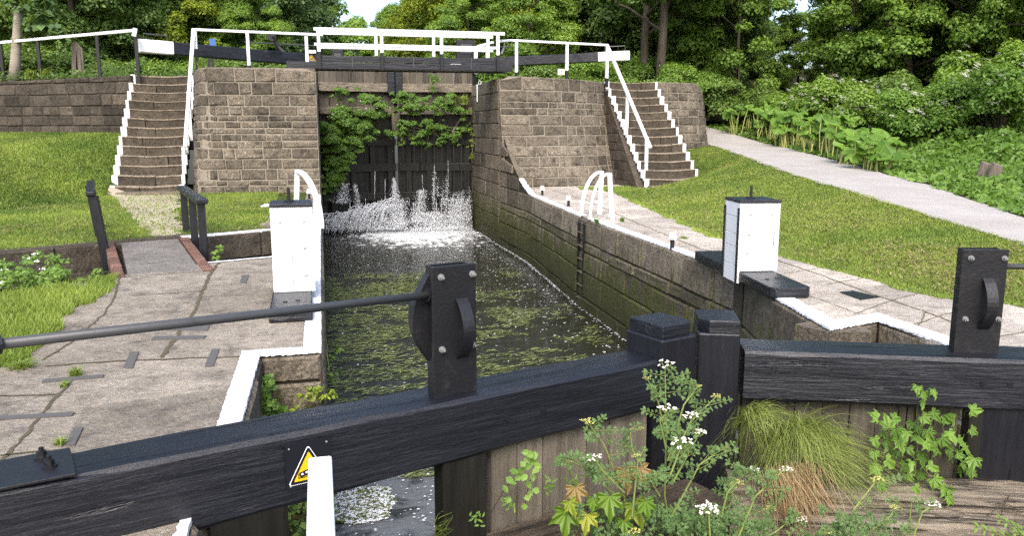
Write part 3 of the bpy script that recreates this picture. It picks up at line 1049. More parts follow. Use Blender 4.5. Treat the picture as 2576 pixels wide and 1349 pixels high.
# ------------------------------------------------------------------ flights of steps
def steps(name, label, x0, x1, y0, y1, z0, z1, n, seed, xl=None):
    rgs = random.Random(seed)
    t = thing(name, label, 'steps', ((x0 + x1) / 2, y0, z0))
    rise, run = (z1 - z0) / n, (y1 - y0) / n
    for side in (0, 1):
        e = MB()
        for k in range(n):
            zb, zt, yf = z0 + rise * k, z0 + rise * (k + 1), y0 + run * k
            xa = x0 if side == 0 else x1
            w = .085 * rgs.uniform(.55, 1.4)
            a, b = (xa - .02, xa + w) if side == 0 else (xa - w, xa + .02)
            e.box((a, yf - .012 + rgs.uniform(-.003, .003), zb + rgs.uniform(-.02, .012)), (b, yf + .05, zt + .008))
            e.box((a + .004, yf + .052, zt - .06), (b - rgs.uniform(0, .03), yf + run * rgs.uniform(.6, 1.0), zt + .006))
        e.build('painted_edge', MAT['white_edge'], t, world=True, bevel=.012, seg=1)
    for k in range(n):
        zb, zt, yf = z0 + rise * k, z0 + rise * (k + 1), y0 + run * k
        m = MB()
        cut = [x0, x1] if rgs.random() < .35 else [x0, x0 + (x1 - x0) * rgs.uniform(.25, .75), x1]
        for a, b in zip(cut[:-1], cut[1:]):
            nn = 8
            jz = rgs.uniform(-.008, .008); jy = rgs.uniform(-.012, .012)
            rows = []
            for i in range(nn + 1):
                x = a + (b - a) * i / nn
                x = min(max(x, a + .006), b - .006)
                f = (x - x0) / (x1 - x0)
                sag = -.028 * math.sin(math.pi * f) ** 2
                rows.append((x, yf + jy + rgs.uniform(-.006, .006), zt + jz + sag + rgs.uniform(-.004, .004)))
            ti = rgs.uniform(.75, 1.15)
            for i in range(nn):
                (xa, ya, za), (xb, yb, zb_) = rows[i], rows[i + 1]
                lo = zb - .12
                nz_ = .034 + .008 * math.sin(x0 * 9 + k)
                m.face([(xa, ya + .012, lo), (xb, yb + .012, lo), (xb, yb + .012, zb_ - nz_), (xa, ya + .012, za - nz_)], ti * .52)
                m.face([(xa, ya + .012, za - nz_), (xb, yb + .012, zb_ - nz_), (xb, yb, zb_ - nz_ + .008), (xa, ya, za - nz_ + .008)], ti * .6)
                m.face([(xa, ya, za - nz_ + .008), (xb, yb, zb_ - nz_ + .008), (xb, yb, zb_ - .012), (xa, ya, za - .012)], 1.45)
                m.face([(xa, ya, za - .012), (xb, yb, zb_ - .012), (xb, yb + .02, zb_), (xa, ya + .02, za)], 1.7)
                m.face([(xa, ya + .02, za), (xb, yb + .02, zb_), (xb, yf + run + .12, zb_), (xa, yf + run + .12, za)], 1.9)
            for (x, y, zz), fl in ((rows[0], 0), (rows[-1], 1)):
                q = [(x, y, zb - .12), (x, y, zz - .015), (x, y + .02, zz), (x, yf + run + .12, zz), (x, yf + run + .12, zb - .12)]
                m.face(q if fl == 0 else q[::-1], ti * .7)
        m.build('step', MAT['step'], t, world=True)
    return t


st_l = steps('stone_steps', 'worn stone steps climbing beside the left abutment, white painted ends', -4.66, -3.12, 20.0, 23.3, HL(-3.9, 20) - .02, ZU, 13, 5)
st_r = steps('stone_steps', 'worn stone steps climbing to the right of the battered abutment', 8.1, 9.66, 19.7, 23.1, ZC + .02, ZU - .02, 13, 6)
mb = MB()
pl = [(8.09, 23.0), (8.09, 19.74)]
masonry(mb, line_P(pl, .06, 1.3), 3.26, -1.9, ZU, .3, courses=[(.2, .3)] * 20, lens=(.3, .6), seed=81, gap=.01, depth=.02,
        top=lambda s: ZU - .16 - s * (ZU - ZC) / 3.4, tint=(.6, 1.0))
mb.build('side_wall', MAT['dark_stone'], st_r, world=True)
for x0, x1, lab in ((-4.5, -3.0, 'flat doorstep slab in front of the left flight of steps'), (8.15, 9.75, 'flat doorstep slab at the foot of the right flight of steps')):
    m = MB()
    y0 = 19.62 if x0 < 0 else 19.35
    m.prism([(x0, y0), (x1, y0), (x1 - .03, y0 + .5), (x0, y0 + .5)], -1.75, (HL(-3.9, 19.7) if x0 < 0 else ZC) + .07)
    o = m.build('stone_slab', MAT['step'], bevel=.02)
    tag(o, lab, 'slab')
# ================================================================== near lock gate
def frame_world(o, *p): return wmat(o) @ Vector(p)


def rough_beam(mb, x0, x1, y0, y1, z0, z1, seed, n=24, amp=.004, sag=0.0):
    """timber baulk along x with slightly uneven arrises and splits"""
    rgb = random.Random(seed)
    c = .018
    prof = [(y0 + c, z0), (y1 - c, z0), (y1, z0 + c), (y1, z1 - c), (y1 - c, z1), ((y0 + y1) / 2, z1 + .003), (y0 + c, z1), (y0, z1 - c), (y0, (z0 + z1) / 2), (y0, z0 + c)]
    rings = []
    for i in range(n + 1):
        x = x0 + (x1 - x0) * i / n
        rings.append([(x, y + rgb.uniform(-amp, amp), z - (sag * abs(x) if z < (z0 + z1) / 2 else 0) + rgb.uniform(-amp, amp)) for y, z in prof])
    b = len(mb.v); k = len(prof)
    for r_ in rings: mb.v += r_
    for i in range(n):
        for j in range(k):
            q = (j + 1) % k
            mb.f.append((b + i * k + j, b + (i + 1) * k + j, b + (i + 1) * k + q, b + i * k + q)); mb.t.append(1.0); mb.mi.append(0)
    mb.f.append(tuple(b + j for j in range(k))); mb.f.append(tuple(b + n * k + j for j in range(k - 1, -1, -1)))
    mb.t += [1, 1]; mb.mi += [0, 0]


def bolt(mb, c, r, axis, h=.02):
    """hexagon head on a washer, axis a unit vector"""
    c, a = Vector(c), Vector(axis)
    mb.tube([c, c + a * h * .25], r * 1.45, 12)
    mb.tube([c + a * h * .25, c + a * h], r, 6)
    mb.tube([c + a * h, c + a * h * 1.5], r * .5, 8)


def splits(m, x0, x1, faces, n, seed, wmax=.006):
    """long open splits along the grain; faces: (axis, coordinate, lo, hi) with axis 'z' for a top, 'y' for a front"""
    rgs = random.Random(seed)
    for k in range(n):
        ax, c0, lo, hi = rgs.choice(faces)
        l = rgs.uniform(.15, .9); a = rgs.uniform(x0, x1 - l); q = rgs.uniform(lo, hi); w = wmax * rgs.uniform(.35, 1)
        sl = rgs.uniform(-.02, .02); N = 14
        up, dn = [], []
        for i in range(N + 1):
            f = i / N
            q += rgs.uniform(-.0022, .0022)
            h = w * math.sin(math.pi * f) ** .7 * rgs.uniform(.6, 1) * .5
            x = a + l * f; y = q + sl * l * f
            up.append((x, y + h)); dn.append((x, y - h))
        for i in range(N):
            ps = [dn[i], dn[i + 1], up[i + 1], up[i]]
            m.face([(p[0], p[1], c0) if ax == 'z' else (p[0], c0, p[1]) for p in ps], 1.0, 1)


def gate_leaf(label, mitre, ang, length, sgn, top, bottom, half, plank_to, heel, seed, beam_end_white=False):
    """a mitre gate leaf.  local x runs from the mitre to the heel (sgn = -1: to the left), local -y faces the camera"""
    t = thing('lock_gate', label, 'lock gate', (mitre[0], mitre[1], 0), ang)
    b = MB()
    rough_beam(b, .13 * sgn if sgn > 0 else -length, length if sgn > 0 else -.13, -half, half, bottom, top, seed, 24, .004, .022 if sgn < 0 else 0)
    if sgn < 0: splits(b, -4.4, -.3, (('z', top + .0065, -.12, .12), ('z', top + .0065, -.12, .12), ('y', -half - .0055, bottom + .025, top - .03)), 60, 5, .011)
    else: splits(b, .2, 2.6, (('z', top + .0065, -.14, .14), ('y', -half - .0055, bottom + .025, top - .03)), 34, 6, .009)
    b.build('balance_beam', [MAT['black'], MAT['black_flat']], t)
    rgp = random.Random(seed)
    x = .14
    m = MB()
    while x < plank_to:
        w = rgp.uniform(.13, .17)
        q = min(x + w, plank_to)
        a, c = sorted((sgn * (x + .003), sgn * (q - .003)))
        m.box((a, -.075 + rgp.uniform(-.006, .006), -3.9), (c, .02, bottom + .03), rgp.uniform(.75, 1.2) * (1 if sgn < 0 else .5))
        x += w
    m.build('planking', MAT['timber'], t)
    m = MB()
    a, c = sorted((sgn * (heel - .165), sgn * (heel + .165)))
    m.box((a, -.13, -3.9), (c, .12, bottom + .02), .9)
    m.build('heel_post', MAT['wet_wood'] if seed == 1 else MAT['black_v'], t, bevel=.02)
    return t


AL, AR = R(19), R(-20)
gl = gate_leaf('black lock gate with the warning sign, its beam crossing the bottom left', (1.86, 4.25), AL, 6.0, -1, -1.28, -1.555, .14, 1.18, 2.38, 1)
gr = gate_leaf('black lock gate whose beam runs off at the right edge', (2.26, 4.30), AR, 6.0, 1, -1.27, -1.565, .16, 1.35, 1.62, 2)


def mitre_post(parent, x0, x1, y0, y1, ztop, cap_in, cut):
    m = MB()
    m.box((x0, y0, -3.9), (x1, y1, ztop - .075))
    m.build('mitre_post', MAT['black_v'], parent, bevel=.012)
    m = MB()
    i = cap_in
    a, b, c, d = x0 + i, x1 - i, y0 + i, y1 - i
    poly = [(a, c), (b, c), (b, d), (a, d)]
    if cut > 0: poly = [(a + cut, c), (b, c), (b, d), (a, d), (a, c + cut)]
    if cut < 0: poly = [(a, c), (b + cut, c), (b, c - cut), (b, d), (a, d)]
    m.prism(poly, ztop - .077, ztop)
    m.build('post_cap', MAT['black'], parent, bevel=.006)


mitre_post(gl, -.125, .14, -.16, .15, -1.085, .012, -.04)
mitre_post(gr, -.14, .10, -.165, .13, -1.09, .004, .06)
# bolt holes in the beams
for par, spots in ((gl, ((-1.12, -1.42), (-.90, -1.42))), (gr, ((1.43, -1.41), (1.57, -1.41)))):
    for x, z in spots:
        m = MB()
        yf = -.14 if par is gl else -.16
        m.tube([(x, yf + .01, z), (x, yf - .0065, z)], .016, 12)
        m.build('bolt_hole', MAT['black_flat'], par)
# heel strap on the left beam
m = MB()
m.box((-3.45, -.145, -1.276), (-3.0, .145, -1.262))
pl = m.build('strap_plate', MAT['iron'], gl, bevel=.004)
for x, y in ((-3.08, -.03), (-3.10, .075), (-3.36, -.02)):
    m = MB(); bolt(m, (x, y, -1.262), .019, (0, 0, 1), .03)
    m.build('bolt', MAT['iron'], pl)


# ---- walkway timbers bolted to the gates' near side
for par, lab, x0, x1, y0, y1, z0, z1, s in (
        (gl, None, -1.72, .1, -.52, -.09, -2.30, -2.02, 31), (gr, None, .05, 3.2, -.40, -.10, -2.16, -1.99, 32), (gr, None, .02, 3.2, -.60, -.405, -2.25, -2.06, 33)):
    m = MB()
    rough_beam(m, x0, x1, y0, y1, z0, z1, s, 30, .012)
    splits(m, x0 + .05, x1 - .05, (('z', z1 + .0145, y0 + .02, y1 - .02), ('y', y0 - .0135, z0 + .02, z1 - .02)), 34, s, .018)
    m.build('walkway_timber', [MAT['log'] if par is gl else MAT['timber_h'], MAT['crack']], par)


def paddle_gear(label, parent_xy, ang, base, sgn, h=.60, w=.235):
    """iron paddle post on a gate beam; -y local faces the camera"""
    t = thing('paddle_gear', label, 'paddle gear', (parent_xy[0], parent_xy[1], base), ang)
    m = MB()
    m.box((-w / 2, -.055, -.01), (w / 2, -.04, h))
    fp = m.build('front_plate', MAT['iron'], t, bevel=.003)
    m = MB()
    b = w / 2 - .02
    for q in ((-b, -.04, -.01, -b + .008, .05), (b - .008, -.04, -.01, b, .05), (-b + .008, .042, -.01, b - .008, .05)):
        m.box((q[0], q[1], q[2]), (q[3], q[4], h - .004))
    m.box((-.012, -.02, 0), (.012, .02, h - .12))
    m.build('casing', MAT['iron'], t)
    # half-round pinion guard behind
    m = MB() if sgn else None
    pts = [((sgn or .3) * (w / 2 - .03 + .10 * math.sin(math.pi * k / 14)), .02, h - .03 - .46 * k / 14) for k in range(15)]
    m = MB()
    m.extrude(pts + [(0, .02, h - .49), (0, .02, h - .03)], (0, .05, 0))
    m.build('pinion_guard', MAT['iron'], t, bevel=.004)
    # strap handle
    m = MB()
    hx = .035 if sgn < 0 else .025
    arc = [(hx, -.056 - .075 * math.sin(math.pi * k / 12) ** .8, h - .165 - .29 * k / 12) for k in range(13)]
    m.ribbon(arc, (1, 0, 0), .062, .008)
    m.build('handle', MAT['iron'], t, smooth=False)
    for x, z in ((-w / 2 + .045, h - .05), (w / 2 - .022, h - .05), (-w / 2 + .045, h - .40), (w / 2 - .022, h - .40)):
        m = MB(); bolt(m, (x, -.055, z), .011, (0, -1, 0), .022)
        m.build('bolt', MAT['steel'], fp)
    return t


pgl = paddle_gear('iron paddle post standing on the gate beam left of the mitre posts', xy(frame_world(gl, -1.36, .0, 0)), AL, -1.282, -1, .64)
pgr = paddle_gear('iron paddle post on the gate beam near the right edge', xy(frame_world(gr, 1.43, .03, 0)), AR + R(4), -1.272, 0, .60, .25)
# the paddle's timber leg continues below the beam
for par, x, hw in ((gl, -1.35, .12), (gr, 1.5, .11)):
    m = MB(); m.box((x - hw, -.125, -3.9), (x + hw, -.02, -1.50)); m.build('paddle_post', MAT['wet_wood'], par, bevel=.008)
# operating rods
g0 = frame_world(pgl, -.10, .0, .50)
r_end = at(2, 866, Y=2.93)
rod = thing('operating_rod', 'long grey steel rod slanting from the paddle post to the left edge', 'rod', g0)
m = MB(); m.tube([g0, r_end + (r_end - g0) * .25], .019, 14); m.build('shaft', MAT['rod'], rod, world=True, smooth=True)
m = MB(); m.tube([g0 + (r_end - g0) * 1.0, g0 + (r_end - g0) * 1.06], .034, 14); m.build('collar', MAT['iron'], rod, world=True)
m = MB(); m.tube([g0, g0 + (r_end - g0) * .012], .033, 12); m.build('collar', MAT['iron'], rod, world=True)
g1 = frame_world(pgr, .08, .03, .49)
rod2 = thing('operating_rod', 'black rod leaving the right paddle post towards the right edge', 'rod', g1)
d = frame_world(pgr, 1.6, .03, .49)
m = MB(); m.tube([g1, d], .016, 12); m.build('shaft', MAT['rod'], rod2, world=True, smooth=True)
m = MB(); m.tube([g1, g1 + (d - g1) * .05], .028, 12); m.build('collar', MAT['iron'], rod2, world=True)


# ---- warning sign on the left beam
def warning_sign(label, loc, ang, s, tilt=0.0):
    """black plate, white rimmed yellow triangle with a tilting boat; local -y faces the camera"""
    t = thing('warning_sign', label, 'sign', loc, ang)
    w, h = .198 * s, .200 * s
    m = MB(); m.box((-w / 2, -.004, -h / 2), (w / 2, .0, h / 2)); m.build('plate', MAT['black_flat'], t)

    def tri(k):
        a = [(-.093 * s, -.082 * s), (.093 * s, -.082 * s), (0, .088 * s)]
        cx, cz = 0, -.022 * s
        return [((x - cx) * k + cx, (z - cz) * k + cz) for x, z in a]

    def rnd(p, r_):
        out = []
        n = len(p)
        for i in range(n):
            a, b, c = Vector(p[i - 1]), Vector(p[i]), Vector(p[(i + 1) % n])
            u, v = (a - b).normalized(), (c - b).normalized()
            for k in range(5):
                f = k / 4
                out.append(tuple(b + u * r_ * (1 - f) ** 2 + v * r_ * f ** 2))
        return out
    y = -.004
    for k, nm, mt, r_ in ((1.0, 'white_rim', 'white_flat', .018), (.94, 'black_border', 'black_flat', .015), (.74, 'yellow_field', 'yellow', .008)):
        m = MB(); m.extrude([(x, y - .0004, z) for x, z in rnd(tri(k), r_ * s)], (0, -.0012, 0)); m.build(nm, MAT[mt], t)
        y -= .0016
    m = MB()
    c, sn = math.cos(R(14)), math.sin(R(14))
    def rot(x, z): return ((x * c - z * sn) * s * .8, y - .0004, (x * sn + z * c - .045) * s * .8)
    m.extrude([rot(-.052, -.008), rot(.05, -.008), rot(.056, .022), (rot(-.052, .022))], (0, -.0012, 0))
    for zz in (-.058, -.066):
        m.box((-.05 * s, y - .0012, (zz * .8 - .0014) * s), (.05 * s, y, (zz * .8 + .0014) * s))
    for zz in (-.043, -.050):
        pts = [((-.05 + .10 * k / 24) * s, y, (zz * .8 + .0025 * math.sin(k * 1.9)) * s) for k in range(25)]
        m.extrude([(p[0], p[1], p[2] + .0016 * s) for p in pts][::-1] + [(p[0], p[1], p[2] - .0016 * s) for p in pts], (0, -.0010, 0))
    m.build('boat_symbol', MAT['black_flat'], t)
    m = MB()
    for k in range(4):
        x0 = -.044 + .024 * k
        m.extrude([rot(x0, .004), rot(x0 + .012, .004), rot(x0 + .012, .014), rot(x0, .014)], (0, -.0022, 0))
    m.build('boat_window', MAT['white_flat'], t)
    if s > .9 and s < 1.2:
        for x in (-1, 1):
            for z_ in (-1, 1):
                m = MB(); m.ball((x * (w / 2 - .017), -.005, z_ * (h / 2 - .016)), .005, 8, 4); m.build('screw', MAT['steel'], t)
    return t


sp = frame_world(gl, -2.128, -.1475, -1.425)
warning_sign('yellow triangular warning sign screwed to the near gate beam', sp, AL, 1.0)

# ---- white handrail end of the walkway we stand on
hr = thing('handrail', 'end of a white handrail pointing up the lock in the foreground', 'handrail', (.0, 2.0, -1.1))
m = MB()
ph = [at(805, 1148, Z=-1.1), at(807, 1349, Z=-1.1)]
e0 = ph[0]; dd = Vector(((ph[1] - ph[0]).x, (ph[1] - ph[0]).y, 0)).normalized()
m.bar(e0 - Vector((0, 0, .035)), e0 + dd * 1.7 - Vector((0, 0, .035)), .078, .07)
m.build('rail', MAT['white'], hr, world=True, bevel=.008)
m = MB(); p_ = e0 + dd * 1.55
m.box((p_.x - .035, p_.y - .035, -2.3), (p_.x + .035, p_.y + .035, -1.172)); m.build('post', MAT['white'], hr, world=True, bevel=.006)


# ================================================================== white ground-paddle boxes
def paddle_box(label, loc, ang, w, d, h, plank, strips, seed, back=None):
    t = thing('paddle_box', label, 'paddle box', loc, ang)
    rgb = random.Random(seed)
    th = .03
    zb = .0
    for nm, lo, hi in (('front_board', (-w / 2 + .03, 0, .105 if strips else .08), (w / 2 - .03, th, h)), ('back_board', (-w / 2 + .03, d - th, .105), (w / 2 - .03, d, h))):
        m = MB(); m.box(lo, hi, 1.0); f = m.build(nm, MAT['white'], t, bevel=.004)
        if nm == 'front_board':
            for x, z in ((-.28, h - .12), (.28, h - .12), (.28, h * .58), (.28, .24)) if strips == 0 else ((-.22, h - .10), (.30, h - .10), (-.24, h * .62), (-.26, .3)):
                q = MB(); q.ball((x * w, -.004, z), .022, 10, 5, (1, .7, 1)); q.build('bolt_head', MAT['white'], f, smooth=True)
    for sx in (-1, 1):
        m = MB()
        z = -.02 if sx < 0 and strips else (.1 if strips else .079)
        while z < h - .01:
            q = min(z + rgb.uniform(.13, .2), h)
            if h - q < .06: q = h
            a, b = (-w / 2, -w / 2 + .029) if sx < 0 else (w / 2 - .029, w / 2)
            m.box((a + rgb.uniform(0, .002), -.004, z + .002), (b, d + .004, q - .002), rgb.uniform(.95, 1.02))
            z = q
        s_ = m.build('side_boards', MAT['white'], t, bevel=.003)
        if strips and sx < 0:
            for y in (-.012, d - .035):
                m = MB(); m.box((-w / 2 - .012, y, -.01), (-w / 2 - .002, y + .045, h - .05)); m.build('iron_strap', MAT['black'], s_, bevel=.002)
    for k in range(3):
        m = MB(); x = rgb.uniform(-.4, .4) * w; z0 = rgb.uniform(.15, .5) * h
        m.box((x - .0018, -.0025, z0), (x + .0018, .004, z0 + rgb.uniform(.15, .4) * h)); m.build('paint_crack', MAT['rod'], t)
    m = MB(); m.box((-w / 2 - .004, -.012, h), (w / 2 + .004, d + .012, h + .03)); lid = m.build('lid', MAT['black'], t, bevel=.006)
    m = MB()
    m.tube([(-.02, d * .5, h + .03), (-.02, d * .5, h + .045)], .045, 12)
    m.tube([(-.02, d * .5, h + .045), (-.02, d * .5, h + .16)], [.017, .013], 8)
    m.build('spindle', MAT['iron'], t)
    x0, x1, y0, y1 = plank
    m = MB()
    c = .045
    m.prism([(x0, y0 + .0), (x1, y0), (x1, y1), (x0, y1)], 0, .078) if strips == 0 else \
        m.prism([(x0, y0 + c), (x0 + c, y0), (x1 - c, y0), (x1, y0 + c), (x1, y1), (x0, y1)], 0, .1)
    pk = m.build('base_timber', MAT['black'], t, bevel=.012)
    for k in range(2):
        q = MB(); zt = .1 if strips else .078; q.tube([(x0 + (x1 - x0) * (.35 + .3 * k), y0 + .45 + .04 * k, zt), (x0 + (x1 - x0) * (.35 + .3 * k), y0 + .45 + .04 * k, zt + .006)], .02, 10); q.build('bolt', MAT['iron'], pk)
    return t


paddle_box('white timber paddle box with a black lid on the left lock side', (-.28, 7.5, ZC), R(1), .365, .42, .85, (-.195, .15, -.86, .8), 0, 4)
paddle_box('white paddle box with black iron straps beside the right coping', (4.28, 7.40, ZC), R(-8), .42, .42, .80, (-.19, .19, -.85, 1.45), 1, 5)
# ================================================================== small lock-side furniture
def ladder_hoops(parent, x_edge, y, inward, width, z0, top, back, name='grab_hoop', lean=0):
    """two curved white grab rails: from the coping edge up and back, then down to a strut"""
    for k in (0, 1):
        yy = y + k * width
        m = MB()
        pts = []
        for i in range(13):
            g = math.pi / 2 * i / 12
            pts.append((x_edge + inward * (back * (1 - math.cos(g))), yy, z0 + (top - z0) * math.sin(g) ** .9))
        m.ribbon(pts, (0, 1, 0), .055, .02) if False else m.tube(pts, .028, 8)
        q = pts[-1]
        m.bar((q[0], q[1], q[2] + .01), (q[0] + inward * .10, q[1], ZC), .05, .035, (1, 0, 0))
        m.build(name, MAT['white'], parent, world=True)


ld = thing('wall_ladder', 'iron ladder sunk in the right lock wall with two white hoops on top', 'ladder', (4.45, 13.6, ZC))
m = MB()
m.box((4.38, 13.40, -3.6), (4.62, 13.44, ZC - .08), 1); m.box((4.38, 13.70, -3.6), (4.62, 13.74, ZC - .08), 1)
m.build('stile', MAT['iron'], ld, world=True)
m = MB(); m.box((4.50, 13.44, -3.6), (4.52, 13.70, ZC - .1)); m.build('recess', MAT['wet_wood'], ld, world=True)
for k in range(8):
    m = MB(); z_ = -1.82 - .235 * k
    m.tube([(4.385, 13.42, z_), (4.385, 13.72, z_)], .013, 8); m.build('rung', MAT['step'], ld, world=True)


def hoop(parent, base, top, foot, w):
    base, top, foot = Vector(base), Vector(top), Vector(foot)
    m = MB()
    pts = []
    d = top - base
    for i in range(15):
        f = i / 14
        g = f * math.pi / 2
        h = Vector((d.x, d.y, 0)) * (1 - math.cos(g))
        pts.append(base + h + Vector((0, 0, d.z * math.sin(g))))
    side = Vector((d.y, -d.x, 0)).normalized()
    m.ribbon(pts, side, w, w * .55)
    m.bar(top + Vector((0, 0, .012)), foot, w, w * .8, side)
    m.build('grab_hoop', MAT['white'], parent, world=True, bevel=.004)


for (bu, bv), (tu, tv), (fu, fv) in (((1462, 542), (1513, 432), (1508, 540)), ((1484, 552), (1533, 437), (1540, 552))):
    b = at(bu, bv, Z=ZC); f = at(fu, fv, Z=ZC); tp_ = at(tu, tv, Y=(b.y * .25 + f.y * .75))
    hoop(ld, b, tp_, f, .075)
ll = thing('wall_ladder', 'white curved ladder hoops behind the left paddle box', 'ladder', (-.1, 15, ZC))
for (bu, bv), (tu, tv), (fu, fv) in (((808, 575), (748, 430), (744, 556)), ((811, 520), (789, 455), (786, 512))):
    b = at(bu, bv, Z=ZC); f = at(fu, fv, Z=ZC); b.x = max(b.x, -.14)
    tp_ = at(tu, tv, Y=f.y)
    hoop(ll, b, tp_, f, .085)
    break

# mooring pins
for u, v, lab in ((1364, 491, 'farthest of the three white topped mooring pins on the right lock side'), (1430, 519, 'white topped mooring pin just before the ladder hoops'), (1691, 625, 'white topped mooring pin nearest the right paddle box'), (778, 500, 'white topped mooring pin left of the falling water')):
    p = at(u, v, Z=ZC)
    t = thing('mooring_pin', lab, 'mooring pin', p, 0, 'white topped mooring pins on the lock side')
    m = MB(); m.tube([(0, 0, -.02), (0, 0, .15)], .028, 10); m.build('shaft', MAT['iron'], t)
    m = MB(); m.tube([(0, 0, .12), (0, 0, .20), (0, 0, .215)], [.055, .045, .03], 12); m.build('head', MAT['white'], t)

# ---- footbridge slab over the overflow channel
fb = thing('footbridge', 'flat stone footbridge with brick kerbs over the overflow channel', 'footbridge', (-1.9, 10.8, ZC))
q = [at(322, 694, Z=ZC), at(505, 682, Z=ZC), at(440, 592, Z=ZC), at(302, 602, Z=ZC)]
zz = ZC + .012
m = MB(); m.prism([xy(p) for p in q], ZC - .18, zz)
m.build('deck_slab', MAT['slab'], fb, world=True, bevel=.01)
for a0, a1, w0 in (((508, 684), (442, 591), 1), ((318, 698), (287, 606), -1)):
    A, B = at(*a0, Z=ZC), at(*a1, Z=ZC)
    m = MB()
    n = 13 if w0 > 0 else 15
    sd = Vector(((B - A).y, -(B - A).x, 0)).normalized() * (1 if w0 > 0 else -1)
    rgq = random.Random(w0 + 5)
    for k in range(n):
        P0 = A + (B - A) * (k / n) + (B - A).normalized() * .006; P1 = A + (B - A) * ((k + 1) / n) - (B - A).normalized() * .006
        c0, c1 = P0 + sd * .012, P1 + sd * .012
        d0, d1 = P0 + sd * .125, P1 + sd * .125
        pts = [c0, d0, d1, c1] if w0 > 0 else [d0, c0, c1, d1]
        m.prism([xy(p) for p in pts], ZC - .15, ZC + .02 + rgq.uniform(-.006, .008), rgq.uniform(.7, 1.15))
    m.build('brick_kerb', MAT['brick'], fb, world=True, bevel=.008, seg=1)


def black_rail(label, feet, top0, top1, hz):
    t = thing('guard_rail', label, 'railing', feet[0])
    for p in feet:
        f = (p.y - feet[0].y) / (feet[-1].y - feet[0].y)
        m = MB(); m.box((p.x - .045, p.y - .04, ZC - .28), (p.x + .045, p.y + .04, hz - .02)); m.build('post', MAT['black_v'], t, world=True, bevel=.006)
    m = MB(); m.bar(top0, top1, .14, .07); m.build('top_rail', MAT['black'], t, world=True, bevel=.012)


pr_ = [at(515, 655, Z=ZC - .12), at(492, 628, Z=ZC - .12), at(470, 602, Z=ZC - .12)]
hz = at(515, 505, Y=pr_[0].y).z
dv = (pr_[2] - pr_[0]).normalized()
black_rail('black timber railing on the right of the footbridge', pr_, Vector((pr_[0].x, pr_[0].y, hz)) - dv * .12, Vector((pr_[2].x, pr_[2].y, hz)) + dv * .3, hz)
pr2 = [at(272, 652, Z=ZC - .12), at(262, 624, Z=ZC - .12), at(256, 600, Z=ZC - .12)]
hz2 = at(265, 492, Y=pr2[0].y).z
t = thing('guard_rail', 'black timber railing seen end on at the left of the footbridge', 'railing', pr2[0])
for p in pr2:
    m = MB(); m.hexa([p + Vector(v) for v in ((-.05, -.05, -.2), (.05, -.05, -.2), (.05, .05, -.2), (-.05, .05, -.2))] + [p + Vector(v) for v in ((-.16, -.05, hz2 - p.z), (-.06, -.05, hz2 - p.z), (-.06, .05, hz2 - p.z), (-.16, .05, hz2 - p.z))])
    m.build('post', MAT['black_v'], t, world=True, bevel=.006)
m = MB(); m.bar(Vector((pr2[0].x - .12, pr2[0].y - .1, hz2 + .03)), Vector((pr2[2].x - .12, pr2[2].y + .15, hz2 + .03)), .10, .06); m.build('top_rail', MAT['black'], t, world=True, bevel=.01)

# ---- iron cramps, hatch plates let into the paving
for quad, lab in (([(310, 926), (327, 888), (350, 886), (333, 928)], 'iron cramp across the paving joint, left of its twin'),
                  ([(515, 924), (533, 880), (552, 880), (537, 922)], 'iron cramp across the paving joint near the white kerb'),
                  ([(604, 712), (609, 694), (626, 692), (620, 713)], 'small steel plate let into the paving left of the paddle box'),
                  ([(165, 1122), (185, 1080), (210, 1077), (188, 1122)], 'iron cramp lying next to the near gate beam'),
                  ([(105, 964), (108, 957), (262, 944), (258, 951)], 'thin iron strip in the paving beside the grass tuft'),
                  ([(-20, 1058), (-20, 1050), (188, 1039), (180, 1048)], 'thin iron strip in the paving at the left edge'),
                  ([(380, 856), (388, 848), (520, 846), (512, 853)], 'long thin iron strip below the hatch plate'),
                  ([(418, 832), (432, 810), (532, 808), (522, 832)], 'grey perforated hatch plate in the left paving'),
                  ([(2112, 736), (2145, 733), (2212, 748), (2165, 755)], 'dark iron hatch plate in the right paving')):
    P = [at(u, v, Z=ZC) for u, v in quad]
    m = MB()
    po = [xy(p) for p in P]
    m.prism(po, ZC - .02, ZC + .006)
    o = m.build('iron_cramp' if 'hatch' not in lab else 'hatch_plate', MAT['worn_iron'] if 'dark' not in lab else MAT['iron'], None)
    tag(o, lab, 'hatch plate' if 'hatch' in lab else 'iron strip')

# ---- litter
for u, v, s, lab in ((672, 522, .09, 'crumpled white litter on the grass right of the footbridge'), (562, 492, .06, 'flat white litter at the foot of the left abutment')):
    p = at(u, v, Z=ZC + .02)
    m = MB(); m.ball((0, 0, .02), s, 9, 6, (1.3, .9, .45 if s > .07 else .15))
    rgq = random.Random(u)
    m.v = [(x * rgq.uniform(.6, 1.3), y * rgq.uniform(.6, 1.3), z * rgq.uniform(.6, 1.3)) for x, y, z in m.v]
    o = m.build('litter', MAT['white_flat']); o.location = p
    tag(o, lab, 'litter')

# ================================================================== top gate, footbridge and railings
YB = 21.5                                    # near railing of the bridge


def post2(parent, x, y, z0, zs, z1, w=.075, nm='post'):
    """railing post, black below zs and white above"""
    m = MB()
    m.box((x - w / 2, y - w / 2, z0), (x + w / 2, y + w / 2, zs), 1, 1)
    m.box((x - w / 2 - .001, y - w / 2 - .001, zs), (x + w / 2 + .001, y + w / 2 + .001, z1), 1, 0)
    return m.build(nm, [MAT['white'], MAT['iron']], parent, world=True, bevel=.005, seg=1)


